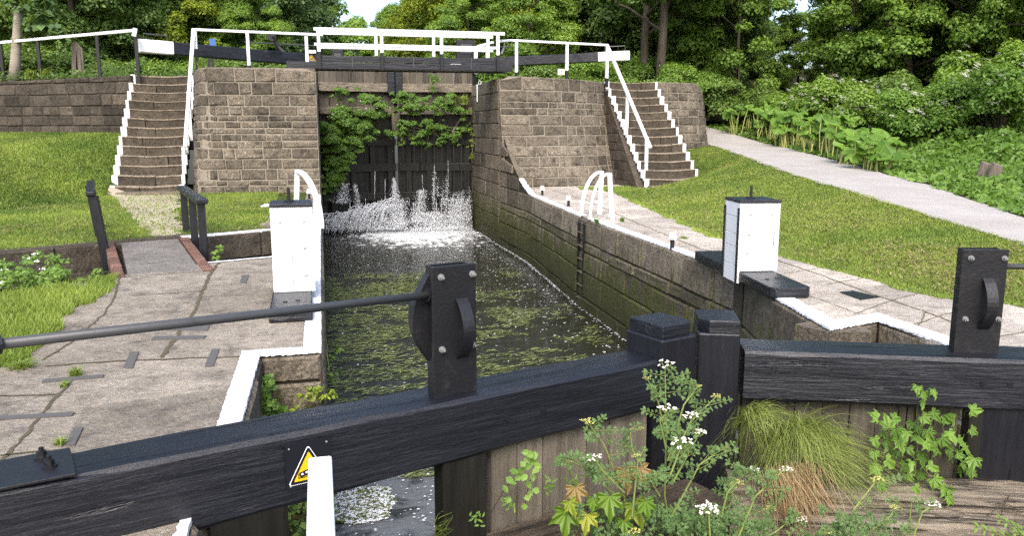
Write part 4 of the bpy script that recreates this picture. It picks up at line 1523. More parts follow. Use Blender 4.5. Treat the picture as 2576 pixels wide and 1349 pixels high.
br = thing('footbridge', 'black footbridge with doubled white railings across the top gates', 'footbridge', (2.3, 21.9, 1.5))
for y0, nm in ((YB - .02, 'side_beam'), (YB + .80, 'side_beam')):
    m = MB(); m.box((-.75 if y0 < 22 else -.2, y0, 1.455), (5.0, y0 + .09, 1.615)); m.build(nm, MAT['black'], br, world=True, bevel=.006)
m = MB(); m.box((-.1, YB + .09, 1.48), (4.9, YB + .78, 1.53)); m.build('deck', MAT['timber_h'], br, world=True)
m = MB(); m.box((.1, YB + .005, 1.63), (4.62, YB + .04, 1.775)); m.build('kick_board', MAT['black'], br, world=True, bevel=.006)
for x in (.86, 2.4, 3.9):
    m = MB(); m.box((x - .012, YB - .03, 1.50), (x + .012, YB + .03, 1.79)); m.build('strap', MAT['rod'], br, world=True)
for x in (.05, 1.60, 3.12, 4.60):
    post2(br, x, YB - .06, 1.44, 1.86, 2.40)
    if x > .1: post2(br, x - .08, YB + .86, 1.44, 1.86, 2.42)
for z_, h_ in ((2.405, .08), (2.04, .065)):
    m = MB(); m.box((-.06, YB - .10, z_ - h_ / 2), (4.78 if z_ > 2.2 else 4.62, YB - .02, z_ + h_ / 2)); m.build('rail', MAT['white'], br, world=True, bevel=.008)
    m = MB(); m.box((.0, YB + .82, z_ - h_ / 2 + .01), (4.66, YB + .90, z_ + h_ / 2 + .01)); m.build('rail', MAT['white'], br, world=True, bevel=.008)


def railing(label, pts, posts, w=.085, h=.06, black=.25):
    """white handrail along 3-D points with posts (x, y, zfoot, ztop)"""
    t = thing('railing', label, 'railing', (posts[0][0], posts[0][1], posts[0][2]))
    for a, b in zip(pts[:-1], pts[1:]):
        m = MB(); d_ = (Vector(b) - Vector(a)).normalized() * .02
        m.bar(Vector(a) - d_, Vector(b) + d_, w, h); m.build('rail', MAT['white'], t, world=True, bevel=.008)
    for x, y, zf, zt, bl in posts:
        post2(t, x, y, zf, zf + bl, zt)
    return t


# left railing: level run over the abutment, then down the flight of steps
lt = at(487, 74, Y=22.2); lm = at(458, 366, Y=20.9)
lx, lz = lt.x, lt.z
e1 = at(805, 87, Y=YB)
A = Vector((lx, 22.2, lz))
lb = at(466, 368, Y=20.75)
railing('white handrail from the footbridge down the left flight of steps', [e1 + Vector((.05, 0, 0)), A, Vector((lb.x, lb.y, lb.z))],
        [(lx + .03, 22.2, ZU - .15, lz - .03, .75), (at(622, 80, Y=21.9).x, 21.9, ZU - .02, lz - .04, .22), (at(770, 87, Y=21.6).x, 21.6, ZU - .02, e1.z - .03, .25),
         (at(477, 300, Y=21.6).x + .02, 21.55, -.55, at(477, 230, Y=21.6).z, .22), (at(466, 440, Y=20.9).x, 20.9, -1.5, at(466, 370, Y=20.9).z, .3)])
# right railing
r0 = at(1258, 103, Y=21.6); r1 = at(1285, 101, Y=22.4); r2 = at(1527, 113, Y=22.6); r3 = at(1636, 371, Y=20.1)
railing('white handrail from the footbridge down the right flight of steps', [r0, r1, r2, r3],
        [(at(1299, 150, Y=22.35).x, 22.35, ZU - .04, r1.z - .02, .2), (at(1426, 150, Y=22.5).x, 22.5, ZU - .06, at(1426, 108, Y=22.5).z, .3),
         (at(1527, 160, Y=22.55).x, 22.55, ZU - .2, r2.z - .02, .25), (at(1577, 300, Y=21.4).x, 21.4, -.45, at(1577, 232, Y=21.4).z, .3), (at(1625, 430, Y=20.2).x, 20.2, -1.5, at(1625, 345, Y=20.2).z, .28)])
# far left railing over the retaining wall
q0 = at(340, 76, Y=22.9); q1 = at(0, 107, Y=26.6); q2 = q1 + (q1 - q0) * .25
tl = thing('railing', 'white handrail on black posts along the dark retaining wall', 'railing', (q0.x, q0.y, ZU))
m = MB(); m.bar(q0, q2, .09, .075); m.build('rail', MAT['white'], tl, world=True, bevel=.01)
m = MB(); m.bar(q0 + Vector((.02, -.06, .04)), q0 + Vector((-.02, -.1, -.16)), .10, .09, (0, 1, 0)); m.build('rail_end', MAT['white'], tl, world=True, bevel=.01)
for f in (0.0, .262, .70, 1.0):
    p = q0 + (q1 - q0) * f
    m = MB(); m.box((p.x - .04, p.y - .04, ZU - .15 if f else .98), (p.x + .04, p.y + .04, p.z - .03)); m.build('post', MAT['iron'], tl, world=True, bevel=.005, seg=1)


# ---- top gates
def top_leaf(label, x0, x1, y0, y1, seed):
    """leaf between two plan points, seen from below: planks, bars, dark lower timber"""
    t = thing('lock_gate', label, 'lock gate', (x0, y0, ZW))
    d = Vector((x1 - x0, y1 - y0, 0)); L = d.length; d.normalize()
    M = Matrix.Translation((x0, y0, 0)) @ Matrix(((d.x, -d.y, 0, 0), (d.y, d.x, 0, 0), (0, 0, 1, 0), (0, 0, 0, 1)))
    rgk = random.Random(seed)
    m = MB(); x = .02
    while x < L - .02:
        q = min(x + rgk.uniform(.15, .24), L)
        m.box((x + .004, -.02 + rgk.uniform(-.01, .01), .5), (q - .004, .05, 1.72), rgk.uniform(.35, .75), 0, M)
        x = q
    m.build('planking', MAT['timber'], t, world=True)
    for z0_, z1_, mt, dp in ((1.07, 1.33, 'timber_h', .20), (.40, .62, 'timber_h', .16), (-.55, -.35, 'wet_wood', .14), (-1.35, -1.1, 'wet_wood', .14), (-2.25, -2.0, 'wet_wood', .16)):
        m = MB(); m.box((0, -dp, z0_), (L, -.02, z1_), .8 if mt == 'timber_h' else 1, 0, M); m.build('cross_bar', MAT[mt], t, world=True, bevel=.012)
    m = MB(); x = .0
    while x < L - .02:
        q = min(x + rgk.uniform(.16, .24), L)
        m.box((x + .004, .0 + rgk.uniform(-.02, .02), -3.9), (q - .004, .06, .5), rgk.uniform(.5, 1.2), 0, M)
        x = q
    m.build('lower_planking', MAT['wet_wood'], t, world=True)
    for xx in [L * f for f in (.15, .42, .68, .92)]:
        m = MB(); m.box((xx - .09, -.12, -3.6), (xx + .09, -.01, -.55), 1, 0, M); m.build('stanchion', MAT['wet_wood'], t, world=True, bevel=.01)
    return t


tg1 = top_leaf('left leaf of the dripping top lock gates', -.02, 2.26, 25.5, 25.95, 91)
tg2 = top_leaf('right leaf of the dripping top lock gates', 2.34, 4.66, 25.95, 25.5, 92)
m = MB(); m.box((2.06, 25.65, 1.02), (2.28, 25.9, 1.79)); m.build('mitre_post', MAT['black'], tg1, world=True, bevel=.012)
m = MB(); m.box((2.30, 25.62, .92), (2.50, 25.9, 1.78)); m.build('mitre_post', MAT['black'], tg2, world=True, bevel=.012)
m = MB(); m.box((2.16, 25.6, -.1), (2.42, 25.72, .64)); m.build('mid_post', MAT['timber'], tg1, world=True, bevel=.02)
m = MB(); m.bar((4.0, 25.45, -.15), (4.36, 25.4, .43), .1, .05); m.build('brace', MAT['timber_h'], tg2, world=True)


def far_beam(label, inner, outer, h, wlen, seed):
    t = thing('balance_beam', label, 'balance beam', outer)
    inner, outer = Vector(inner), Vector(outer)
    d = (inner - outer); L = d.length
    M = Matrix.Translation(outer) @ d.to_track_quat('X', 'Z').to_matrix().to_4x4()
    m = MB(); rough_beam(m, wlen, L, -.15, .15, -h, 0, seed, 20, .006); o = m.build('beam', MAT['black'], t)
    m2 = MB(); rough_beam(m2, .01, wlen, -.152, .152, -h, .002, seed, 3, .006); w_ = m2.build('painted_end', MAT['white'], t)
    lm_ = Matrix.Translation(-outer) @ M
    o.data.transform(lm_); w_.data.transform(lm_)
    m = MB(); ps = [(.15, 0, -.02), (.15, 0, .16), (.75, 0, .16), (.75, 0, -.02)]
    m.tube([M @ Vector(p) for p in ps], .014, 6); m.build('grab_iron', MAT['rod'], t, world=True)
    return t


far_beam('black balance beam with a white end above the left flight of steps', (.1, 25.7, 2.12), at(346, 98, Y=23.3), .33, .85, 12)
far_beam('black balance beam with a white end above the right flight of steps', (4.5, 25.7, 2.10), at(1585, 128, Y=23.8), .28, .95, 13)

# ---- gear behind the bridge
def far_gear(label, u, Y_, vtop, vbot, w, glyph=False, white=None):
    p0, p1 = at(u, vbot, Y=Y_), at(u, vtop, Y=Y_)
    t = thing('paddle_gear', label, 'paddle gear', p0)
    m = MB(); m.box((p0.x - w / 2, Y_ - .1, p0.z - .6), (p0.x + w / 2, Y_ + .1, p1.z)); m.build('casing', MAT['iron'], t, world=True, bevel=.01)
    m = MB(); m.box((p0.x - w * .3, Y_ - .13, p1.z - .4), (p0.x + w * .3, Y_ - .1, p1.z - .12)); m.build('cover', MAT['rod'], t, world=True, bevel=.01)
    return t


far_gear('black paddle gear behind the left half of the bridge railing', 850, 26.1, 125, 165, .34)
far_gear('black paddle gear behind the right half of the bridge railing', 1172, 26.1, 102, 165, .62)
nt_ = thing('notice_plate', 'white plate on the black paddle gear behind the bridge', 'plate', at(1149, 150, Y=25.9))
a, b = at(1134, 161, Y=25.9), at(1160, 149, Y=25.9)
m = MB(); m.box((a.x, 25.89, a.z), (b.x, 25.92, b.z)); m.build('plate', MAT['white_flat'], nt_, world=True)
wb = thing('paddle_box', 'white paddle box seen under the bridge through the gap', 'paddle box', at(1148, 200, Y=26.6))
a, b = at(1133, 204, Y=26.6), at(1161, 180, Y=26.6)
m = MB(); m.box((a.x, 26.6, a.z), (b.x, 27.0, b.z)); m.build('front_board', MAT['white'], wb, world=True, bevel=.01)
a, b = at(1130, 215, Y=26.5), at(1192, 206, Y=26.5)
m = MB(); m.box((a.x, 26.45, a.z), (b.x, 26.8, b.z)); m.build('white_ledge', MAT['white'], wb, world=True, bevel=.01)
# two short white posts and a sloping rail beyond the bridge
sr = thing('railing', 'short white railing beyond the bridge with a sloping rail', 'railing', at(1200, 180, Y=25.8))
for u in (1197, 1226):
    p = at(u, 170, Y=25.8); m = MB(); m.box((p.x - .055, 25.76, p.z - .2), (p.x + .055, 25.84, at(u, 118, Y=25.8).z)); m.build('post', MAT['white'], sr, world=True, bevel=.006)
m = MB(); m.bar(at(1195, 119, Y=25.8), at(1240, 106, Y=25.2), .09, .07); m.build('rail', MAT['white'], sr, world=True, bevel=.006)
# thin operating rods of the top gates and a pinion arm
for a, b, lab in (((615, 105), (850, 118), 'thin rod above the left balance beam of the top gates'), ((1180, 116), (1285, 118), 'thin rod beside the right gear of the top gates')):
    m = MB(); A, B = at(*a, Y=25.0), at(*b, Y=25.3); m.tube([A, B], .018, 6)
    tag(m.build('operating_rod', MAT['rod']), lab, 'rod')
pa = thing('paddle_gear', 'curved black arm standing on the left balance beam', 'paddle gear', at(695, 130, Y=24.6))
m = MB(); m.tube([at(688, 92, Y=24.6), at(693, 105, Y=24.6), at(700, 118, Y=24.6), at(712, 132, Y=24.6)], [.09, .05, .05, .08], 8); m.build('arm', MAT['iron'], pa, world=True)
m = MB(); m.tube([at(684, 92, Y=24.6) + Vector((0, -.06, 0)), at(684, 92, Y=24.6) + Vector((0, .06, 0))], .12, 12); m.build('hub', MAT['iron'], pa, world=True)
m = MB(); A = at(1268, 122, Y=24.7); m.tube([at(1270, 106, Y=24.7), at(1268, 120, Y=24.7), at(1262, 136, Y=24.7)], [.02, .035, .06], 6)
tag(m.build('curved_lever', MAT['rod']), 'small grey curved arm behind the right end of the bridge', 'lever')

# yellow warning sign and white lock box at the left end of the bridge
p = at(783, 143, Y=22.6)
warning_sign('small yellow warning triangle at the left end of the far bridge', p, 0, 1.25)
m = MB(); a, b = at(777, 134, Y=22.55), at(795, 126, Y=22.55); m.box((a.x, 22.5, a.z), (b.x, 22.62, b.z))
tag(m.build('lock_cover', MAT['white'], bevel=.006), 'small white cover above the far warning triangle', 'cover')
m = MB(); a, b = at(793, 153, Y=22.7), at(804, 139, Y=22.7); m.box((a.x, 22.7, a.z - .1), (b.x, 22.8, b.z))
tag(m.build('timber_block', MAT['timber'], bevel=.01), 'pale timber block right of the far warning triangle', 'timber')

# blue sign post, weathered timber board, number plate
sg = thing('sign_post', 'dark post with a narrow blue sign beyond the left balance beam', 'sign', at(528, 175, Y=27))
m = MB()
for u in (527, 536):
    p0, p1 = at(u, 178, Y=27), at(u, 112, Y=27); m.box((p0.x - .04, 26.98, ZU - .1), (p0.x + .04, 27.05, p1.z))
m.build('post', MAT['iron'], sg, world=True)
a, b = at(529, 142, Y=26.95), at(542, 97, Y=26.95); m = MB(); m.box((a.x, 26.93, a.z), (b.x, 26.97, b.z)); m.build('panel', MAT['blue'], sg, world=True)
bd = thing('timber_post', 'weathered split board standing upright behind the left handrail', 'timber', at(195, 195, Y=25.6))
for (u0, u1, vt0, vt1) in ((180, 190, 105, 106), (191, 207, 104, 122)):
    a, b, c = at(u0, 200, Y=25.6), at(u1, vt1, Y=25.6), at(u0, vt0, Y=25.6)
    m = MB(); m.hexa([(a.x, 25.6, ZU - .1), (b.x, 25.6, ZU - .1), (b.x, 25.68, ZU - .1), (a.x, 25.68, ZU - .1), (c.x, 25.6, c.z), (b.x, 25.6, b.z), (b.x, 25.68, b.z), (c.x, 25.68, c.z)]); m.build('board', MAT['timber'], bd, world=True)
npl = thing('number_plate', 'small cream plate with black lettering on the right abutment', 'plate', at(1411, 180, Y=22.0))
a, b = at(1403, 188, Y=22.0), at(1420, 173, Y=22.0)
m = MB(); m.box((a.x, 21.98, a.z), (b.x, 22.01, b.z)); m.build('plate', MAT['cream'], npl, world=True)
m = MB()
w, h = b.x - a.x, b.z - a.z


def gl_(pts, wd):
    P = [Vector((a.x + w * x, 21.978, a.z + h * y)) for x, y in pts]
    for p, q in zip(P[:-1], P[1:]):
        m.bar(p, q, .004, wd * w, (0, 0, 1) if abs(q.z - p.z) < .6 * abs(q.x - p.x) else (1, 0, 0))


gl_([(.23, .78), (.12, .35), (.34, .35)], .06); gl_([(.3, .5), (.3, .15)], .06)
gl_([(.45, .65), (.52, .72), (.55, .5)], .09); gl_([(.5, .28), (.6, .24)], .1)
gl_([(.85, .8), (.83, .45), (.78, .3), (.84, .2)], .06)
m.build('lettering', MAT['black_flat'], npl, world=True)
# white depth mark and letters on the right lock wall beside the gates
m = MB()
X_ = 4.585
p0, p1 = at(1200, 212, X=X_), at(1200, 256, X=X_)
m.box((X_ - .012, p0.y - .05, p1.z), (X_ + .01, p0.y + .05, p0.z))
g = [at(1205, 206, X=X_), at(1213, 206, X=X_)]


def wl_(pts):
    for p, q in zip(pts[:-1], pts[1:]):
        A, B = at(*p, X=X_), at(*q, X=X_)
        m.bar(A, B, .012, .03, (0, 1, 0) if abs(A.z - B.z) > .05 else (0, 0, 1))


wl_([(1208, 203), (1204, 203), (1204, 212), (1208, 212), (1208, 208)])
wl_([(1210, 203), (1210, 212)])
o = m.build('depth_mark', MAT['white_flat'], rw, world=True)
# ================================================================== vegetation
from mathutils import noise as mnoise
G = np.random.default_rng(5)
MAT['leaf_dark'] = leaf_mat('leaf_dark', (.065, .122, .028), (.215, .32, .078))
MAT['leaf_mid'] = leaf_mat('leaf_mid', (.08, .16, .027), (.285, .425, .075))
MAT['leaf_bright'] = leaf_mat('leaf_bright', (.10, .165, .016), (.38, .45, .05))
MAT['leaf_fresh'] = leaf_mat('leaf_fresh', (.065, .14, .020), (.22, .36, .065))
MAT['leaf_blue'] = leaf_mat('leaf_blue', (.062, .118, .042), (.185, .285, .105))
MAT['grass'] = leaf_mat('grass_blades', (.072, .138, .020), (.32, .395, .072), .25, .5)
MAT['butterbur'] = leaf_mat('butterbur_leaf', (.05, .12, .016), (.19, .33, .045))
MAT['dropwort'] = leaf_mat('dropwort_leaf', (.06, .12, .035), (.20, .31, .11))
MAT['sedge'] = leaf_mat('sedge_blades', (.09, .125, .02), (.30, .36, .09), .25, .5)
MAT['straw'] = leaf_mat('dead_blades', (.20, .13, .06), (.42, .31, .17), .15, .6)
MAT['maple'] = leaf_mat('young_maple', (.10, .20, .02), (.33, .34, .04), .35, .45)
MAT['maple_red'] = leaf_mat('reddish_maple', (.22, .17, .05), (.36, .24, .10), .35, .5)
MAT['stem'] = leaf_mat('green_stem', (.14, .19, .05), (.27, .31, .09), .1, .5)
MAT['pale_stem'] = leaf_mat('pale_stem', (.22, .26, .07), (.42, .43, .14), .1, .5)
MAT['flower'] = leaf_mat('white_flowers', (.70, .67, .50), (.86, .85, .78), .2, .6, tcol=(1, 1, .95))
MAT['bud'] = leaf_mat('yellow_buds', (.42, .42, .10), (.62, .58, .20), .2, .6)
MAT['bark'] = wood_mat('bark', (.045, .036, .026), (.10, .082, .06), .9, (9, 9, 1.5), 1.2, (.015, .012, .01), bd=.03)
MAT['pale_bark'] = wood_mat('pale_bark', (.20, .17, .13), (.34, .30, .24), .9, (1.2, 1.2, 7), .8, (.03, .025, .02), bd=.02, crk=(.66, .7))
MAT['weed'] = leaf_mat('floating_weed', (.055, .075, .015), (.30, .33, .13), .05, .6)
MAT['foam'] = leaf_mat('foam', (.76, .78, .80), (.90, .91, .92), .3, .5, tcol=(1, 1, 1))


def unit(a): return a / np.maximum(np.linalg.norm(a, axis=-1, keepdims=True), 1e-6)


def leaf_quads(C, N, L, wr=.55, g=G, droop=.0):
    """folded four-point leaves at C, facing N, length L"""
    n = len(C)
    r = g.normal(size=(n, 3))
    A = unit(r - N * np.sum(r * N, 1, keepdims=True))
    A[:, 2] -= droop
    A = unit(A)
    B = unit(np.cross(N, A))
    L = np.asarray(L).reshape(-1, 1)
    base, tip = C - A * L * .5, C + A * L * .5
    mid = C - A * L * .05 + N * L * .08
    w = L * wr * .5
    V = np.stack([base, mid + B * w, tip, mid - B * w], 1).reshape(-1, 3)
    F = np.arange(n * 4).reshape(n, 4)
    return V, F


def leaf_mesh(name, C, N, L, tint, mat, parent=None, world=False, wr=.55, droop=0.0, g=G):
    V, F = leaf_quads(C, N, L, wr, g, droop)
    return np_mesh(name, V, F, np.clip(tint, 0, 1), mat, parent, world)


def clump_leaves(g, centers, radii, n, flat=.65, up=.55, core=.25):
    """points and facings for leaves gathered in flattened clumps"""
    centers = np.asarray(centers, float); radii = np.asarray(radii, float)
    wgt = radii ** 2 / np.sum(radii ** 2)
    idx = g.choice(len(centers), n, p=wgt)
    d = unit(g.normal(size=(n, 3)))
    d[:, 2] = np.where(d[:, 2] < -.35, -d[:, 2] * .6, d[:, 2])
    rr = radii[idx] * (core + (1 - core) * g.random(n) ** .45)
    off = d * rr[:, None]
    off[:, 2] *= flat
    C = centers[idx] + off + g.normal(size=(n, 3)) * .04 * radii[idx][:, None]
    N = unit(d * .7 + np.array([0, 0, up]) + g.normal(size=(n, 3)) * .38)
    return C, N, idx


def tree_proto(name, seed, h, r, z0, nclump, nleaf, size, mat, bark, trunk_r=.2, spread=1.0, low=.35, trunk_lean=0.0):
    g = np.random.default_rng(seed)
    rg = random.Random(seed)
    t = thing(name, None, 'tree')
    # trunk and limbs
    m = MB()
    pts = [(trunk_lean * (k / 8) ** 1.5 + .06 * rg.uniform(-1, 1) * (k > 0), .06 * rg.uniform(-1, 1) * (k > 0), h * .85 * k / 8 - .25) for k in range(9)]
    m.tube(pts, [trunk_r * (1.25 if k == 0 else 1) * (1 - .85 * k / 8) for k in range(9)], 9)
    cl, ra = [], []
    for k in range(nclump):
        f = (k + rg.random()) / nclump
        z = z0 + (h - z0) * f
        env = r * (math.sin(math.pi * min(1, .18 + f * .82)) ** .55 if f > .35 else (low + (1 - low) * (f / .35)) * 1.0)
        a = rg.uniform(0, 2 * math.pi)
        q = env * math.sqrt(rg.uniform(.3, 1.0)) * .92
        c = (q * math.cos(a), q * math.sin(a), z)
        cl.append(c); ra.append(rg.uniform(.55, 1.15) * r * .27 * spread)
    for k in rg.sample(range(nclump), min(12, nclump)):
        c = Vector(cl[k]); z_ = max(.3, c.z - c.xy.length * rg.uniform(.3, .7))
        s = Vector(pts[min(8, max(0, int((z_ + .25) / (h * .85) * 8)))])
        s.z = z_
        mid = (s + c) / 2 + Vector((rg.uniform(-.3, .3), rg.uniform(-.3, .3), .25))
        m.tube([s, mid, c], [trunk_r * .38, trunk_r * .24, trunk_r * .08], 6)
    m.build('trunk', bark, t, smooth=True)
    C, N, idx = clump_leaves(g, cl, ra, nleaf, .9, .32, .1)
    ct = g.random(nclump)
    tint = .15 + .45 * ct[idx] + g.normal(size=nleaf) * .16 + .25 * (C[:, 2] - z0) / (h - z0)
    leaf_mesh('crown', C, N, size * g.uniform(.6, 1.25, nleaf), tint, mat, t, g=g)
    return t


def bush_proto(name, seed, r, h, nleaf, size, mat, nclump=14, flowers=0, cat='shrub'):
    g = np.random.default_rng(seed); rg = random.Random(seed)
    t = thing(name, None, cat)
    cl, ra = [], []
    m = MB()
    for k in range(nclump):
        a = rg.uniform(0, 2 * math.pi); q = r * math.sqrt(rg.random()) * .8
        z = h * (.2 + .7 * rg.random() * (1 - .5 * q / r))
        cl.append((q * math.cos(a), q * math.sin(a), z)); ra.append(rg.uniform(.28, .5) * r * (14 / nclump) ** .4)
        m.tube([(.15 * math.cos(a), .15 * math.sin(a), -.1), (q * .5 * math.cos(a), q * .5 * math.sin(a), z * .6), cl[-1]], [.03, .022, .008], 5)
    m.build('stem', MAT['bark'], t)
    C, N, idx = clump_leaves(g, cl, ra, nleaf, .75, .5)
    ct = g.random(nclump)
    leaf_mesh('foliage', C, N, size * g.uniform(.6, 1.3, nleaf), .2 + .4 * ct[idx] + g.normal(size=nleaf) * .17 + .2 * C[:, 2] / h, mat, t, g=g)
    if flowers:
        m = MB()
        for k in range(flowers):
            i = rg.randrange(nleaf)
            d = Vector((rg.uniform(-1, 1), rg.uniform(-1.3, .1), rg.uniform(.15, 1))).normalized()
            p = Vector(cl[idx[i]]) + Vector((d.x, d.y, d.z * .8)) * ra[idx[i]] * rg.uniform(1.05, 1.35)
            s = rg.uniform(.07, .13)
            for q in range(14):
                a = rg.uniform(0, 6.28); w = s * math.sqrt(rg.random())
                c = p + Vector((w * math.cos(a), w * math.sin(a) * .8, rg.uniform(-.008, .02) - .5 * w * math.sin(a) * -1))
                e = s * rg.uniform(.25, .42)
                m.face([c + Vector((-e, -e * .3, 0)), c + Vector((.2 * e, -e, .004)), c + Vector((e, .2 * e, .01)), c + Vector((-.1 * e, e, .006))], rg.uniform(.3, 1))
        m.build('flowers', MAT['flower'], t)
    return t


P_DARK = tree_proto('broadleaf_tree', 101, 10.5, 4.2, .2, 150, 95000, .175, MAT['leaf_dark'], MAT['bark'], .22, .85, .8)
P_MID = tree_proto('broadleaf_tree', 102, 10.0, 3.9, .2, 150, 98000, .17, MAT['leaf_mid'], MAT['bark'], .2, .8, .85)
P_BRI = tree_proto('broadleaf_tree', 103, 10.0, 4.4, .2, 150, 100000, .175, MAT['leaf_bright'], MAT['bark'], .22, .76, .85)
P_BLU = tree_proto('broadleaf_tree', 104, 11.0, 4.0, .2, 150, 95000, .175, MAT['leaf_blue'], MAT['bark'], .22, .8, .85)
P_TWO = tree_proto('sycamore_tree', 105, 11.0, 3.2, 2.9, 46, 26000, .24, MAT['leaf_dark'], MAT['bark'], .19, .95, .8)
P_THIN = tree_proto('broadleaf_tree', 106, 10.0, 2.9, .3, 56, 20000, .18, MAT['leaf_mid'], MAT['bark'], .11, .9, .7)
P_FAR = tree_proto('broadleaf_tree', 107, 12.0, 5.0, .4, 70, 26000, .38, MAT['leaf_mid'], MAT['bark'], .25, 1.0, .8)
B_MID = bush_proto('shrub', 201, 1.3, 1.7, 9000, .10, MAT['leaf_mid'])
B_DRK = bush_proto('shrub', 202, 1.4, 1.6, 8000, .11, MAT['leaf_dark'])
B_ELD = bush_proto('elder_shrub', 203, 1.8, 2.6, 24000, .115, MAT['leaf_mid'], 36, 70)
B_ELB = bush_proto('elder_shrub', 204, 1.9, 2.4, 24000, .11, MAT['leaf_fresh'], 36, 110)
used = set()


def plant(proto, u, Y_, z, s, rz, label, group, sz=None):
    p = at(u, 320, Y=Y_)
    if p.x > XF(Y_) + .5 and group and 'wood around' not in group: z = HR(p.x, Y_) - .1
    loc = (p.x, Y_, z)
    sc = (s, s, sz or s)
    if proto.name not in used:
        used.add(proto.name)
        proto.location, proto.rotation_euler, proto.scale = loc, (0, 0, rz), sc
        proto['label'] = label; o = proto
    else:
        o = copy_tree(proto, None, loc, rz, sc, label)
    if group: o['group'] = group
    return o


TG = 'trees of the wood around the lock'
zg = ZU - .05
TREES = [
    (P_DARK, -40, 33, zg, 1.0, .3, 'dark tree at the far left edge behind the pale trunk'),
    (P_DARK, 120, 36, zg, 1.05, 1.3, 'dark tree behind the weathered split board'),
    (P_DARK, 205, 31, zg + .3, .72, 2.1, 'dark tree hanging over the middle of the left handrail'),
    (P_DARK, 300, 38, zg, 1.1, 2.9, 'dark tree behind the end of the left handrail'),
    (P_DARK, 400, 35, zg, .9, 4.0, 'dark tree above the white end of the left balance beam'),
    (P_BRI, 440, 33, zg + 1.2, .62, 5.0, 'yellow green tree at the top left beside the bluish tree'),
    (P_DARK, 540, 42, zg, 1.1, .9, 'dark tree behind the blue sign post'),
    (P_BLU, 610, 38, zg, .95, 1.9, 'bluish green tree left of the sky gap'),
    (P_BLU, 670, 45, zg, 1.0, 3.3, 'tall bluish green tree nearest the left of the sky gap'),
    (P_MID, 640, 33, zg - .3, .42, .4, 'low green tree behind the left balance beam'),
    (P_FAR, 715, 62, zg, .98, .7, 'distant green tree on the left bank of the canal'),
    (P_FAR, 745, 85, zg, .95, 2.2, 'most distant tree just left of the sky gap'),
    (P_FAR, 905, 120, zg, 1.1, 3.9, 'far tree closing the end of the canal under the sky gap'),
    (P_FAR, 1065, 88, zg, 1.0, 5.1, 'distant tree just right of the sky gap'),
    (P_MID, 1125, 55, zg, .95, 1.1, 'green tree between the sky gap and the yellow green trees'),
    (P_BRI, 1170, 43, zg, .9, .2, 'yellow green tree above the middle of the bridge'),
    (P_MID, 800, 52, zg - .3, .56, 3.7, 'rounded green tree on the left bank, lower than its neighbours'),
    (P_MID, 1000, 60, zg - .3, .72, 1.7, 'rounded green tree on the right bank below the sky gap'),
    (P_BRI, 1225, 38, zg, .95, 2.4, 'large yellow green tree above the right end of the bridge'),
    (P_MID, 1180, 32, zg - .4, .45, 4.4, 'low green tree filling the gap under the bridge railing'),
    (P_BRI, 1370, 40, zg, 1.05, 4.1, 'yellow green tree above the right balance beam'),
    (P_MID, 1330, 31, zg - .4, .5, 3.0, 'low green tree behind the right balance beam'),
    (P_DARK, 1500, 38, zg, 1.0, 5.5, 'dark tree behind the white end of the right balance beam'),
    (P_TWO, 1618, 29.5, zg, .95, .5, 'sycamore with a bare trunk, the left of the pair behind the right steps'),
    (P_TWO, 1660, 28.6, zg, 1.0, 2.6, 'sycamore with a bare trunk, the right of the pair behind the right steps'),
    (P_DARK, 1700, 36, zg, 1.0, 2.0, 'dark tree between the two bare trunks and the wing wall'),
    (P_THIN, 1800, 33, zg - .5, 1.0, .6, 'thin leafy tree above the butterbur leaves'),
    (P_THIN, 1850, 31, zg - .4, .85, 1.6, 'thin leafy tree left of the bright sky hole'),
    (P_DARK, 1850, 46, zg, .62, .2, 'dark tree standing far behind the thin trees'),
    (P_THIN, 2125, 28, zg, .8, 3.6, 'mid green tree right of the bright sky hole'),
    (P_DARK, 2300, 33, zg, 1.0, 4.6, 'dark tree deep in the wood on the right bank'),
    (P_MID, 2270, 27, zg + .6, .95, 5.6, 'mid green tree leaning over the right bank'),
    (P_DARK, 2350, 30, zg + .4, 1.0, .9, 'dark tree above the flowering shrub on the right'),
    (P_MID, 2420, 25, zg + 1.2, .8, 1.4, 'light green tree near the top right corner'),
    (P_DARK, 2560, 29, zg + .5, .8, 2.6, 'dark tree at the right edge of the wood'),
    (P_MID, 2640, 22, zg + 1.4, .62, 3.1, 'light green tree cut by the right edge'),
    (P_MID, 2000, 36, zg - .3, .42, 5.0, 'low green tree under the bright sky hole'),
]
for k, (u, y, pr, lab) in enumerate([
        (-120, 47, P_DARK, 'tall dark tree in the back row beyond the left edge'), (60, 50, P_DARK, 'tall dark tree in the back row above the pale trunk'), (230, 48, P_DARK, 'tall dark tree in the back row above the left handrail'),
        (350, 52, P_MID, 'tall green tree in the back row above the handrail end'), (500, 54, P_BLU, 'tall bluish tree in the back row above the blue sign'), (600, 58, P_MID, 'tall green tree in the back row above the left balance beam'),
        (1165, 62, P_MID, 'tall green tree in the back row right of the sky gap'), (1290, 55, P_BRI, 'tall yellow green tree in the back row above the bridge end'), (1420, 52, P_MID, 'tall green tree in the back row above the right balance beam'),
        (1570, 48, P_DARK, 'tall dark tree in the back row left of the two bare trunks'), (1760, 50, P_DARK, 'tall dark tree in the back row right of the two bare trunks'), (1770, 55, P_MID, 'tall green tree in the back row left of the sky hole'),
        (2240, 46, P_DARK, 'tall dark tree in the back row right of the sky hole'), (2390, 44, P_MID, 'tall green tree in the back row above the right bank'), (2520, 42, P_DARK, 'tall dark tree in the back row near the right corner')]):
    TREES.append((pr, u, y, zg, 1.25, k * 1.3, lab))
for a in TREES: plant(*a, TG)
SG = 'bushes at the edge of the wood'
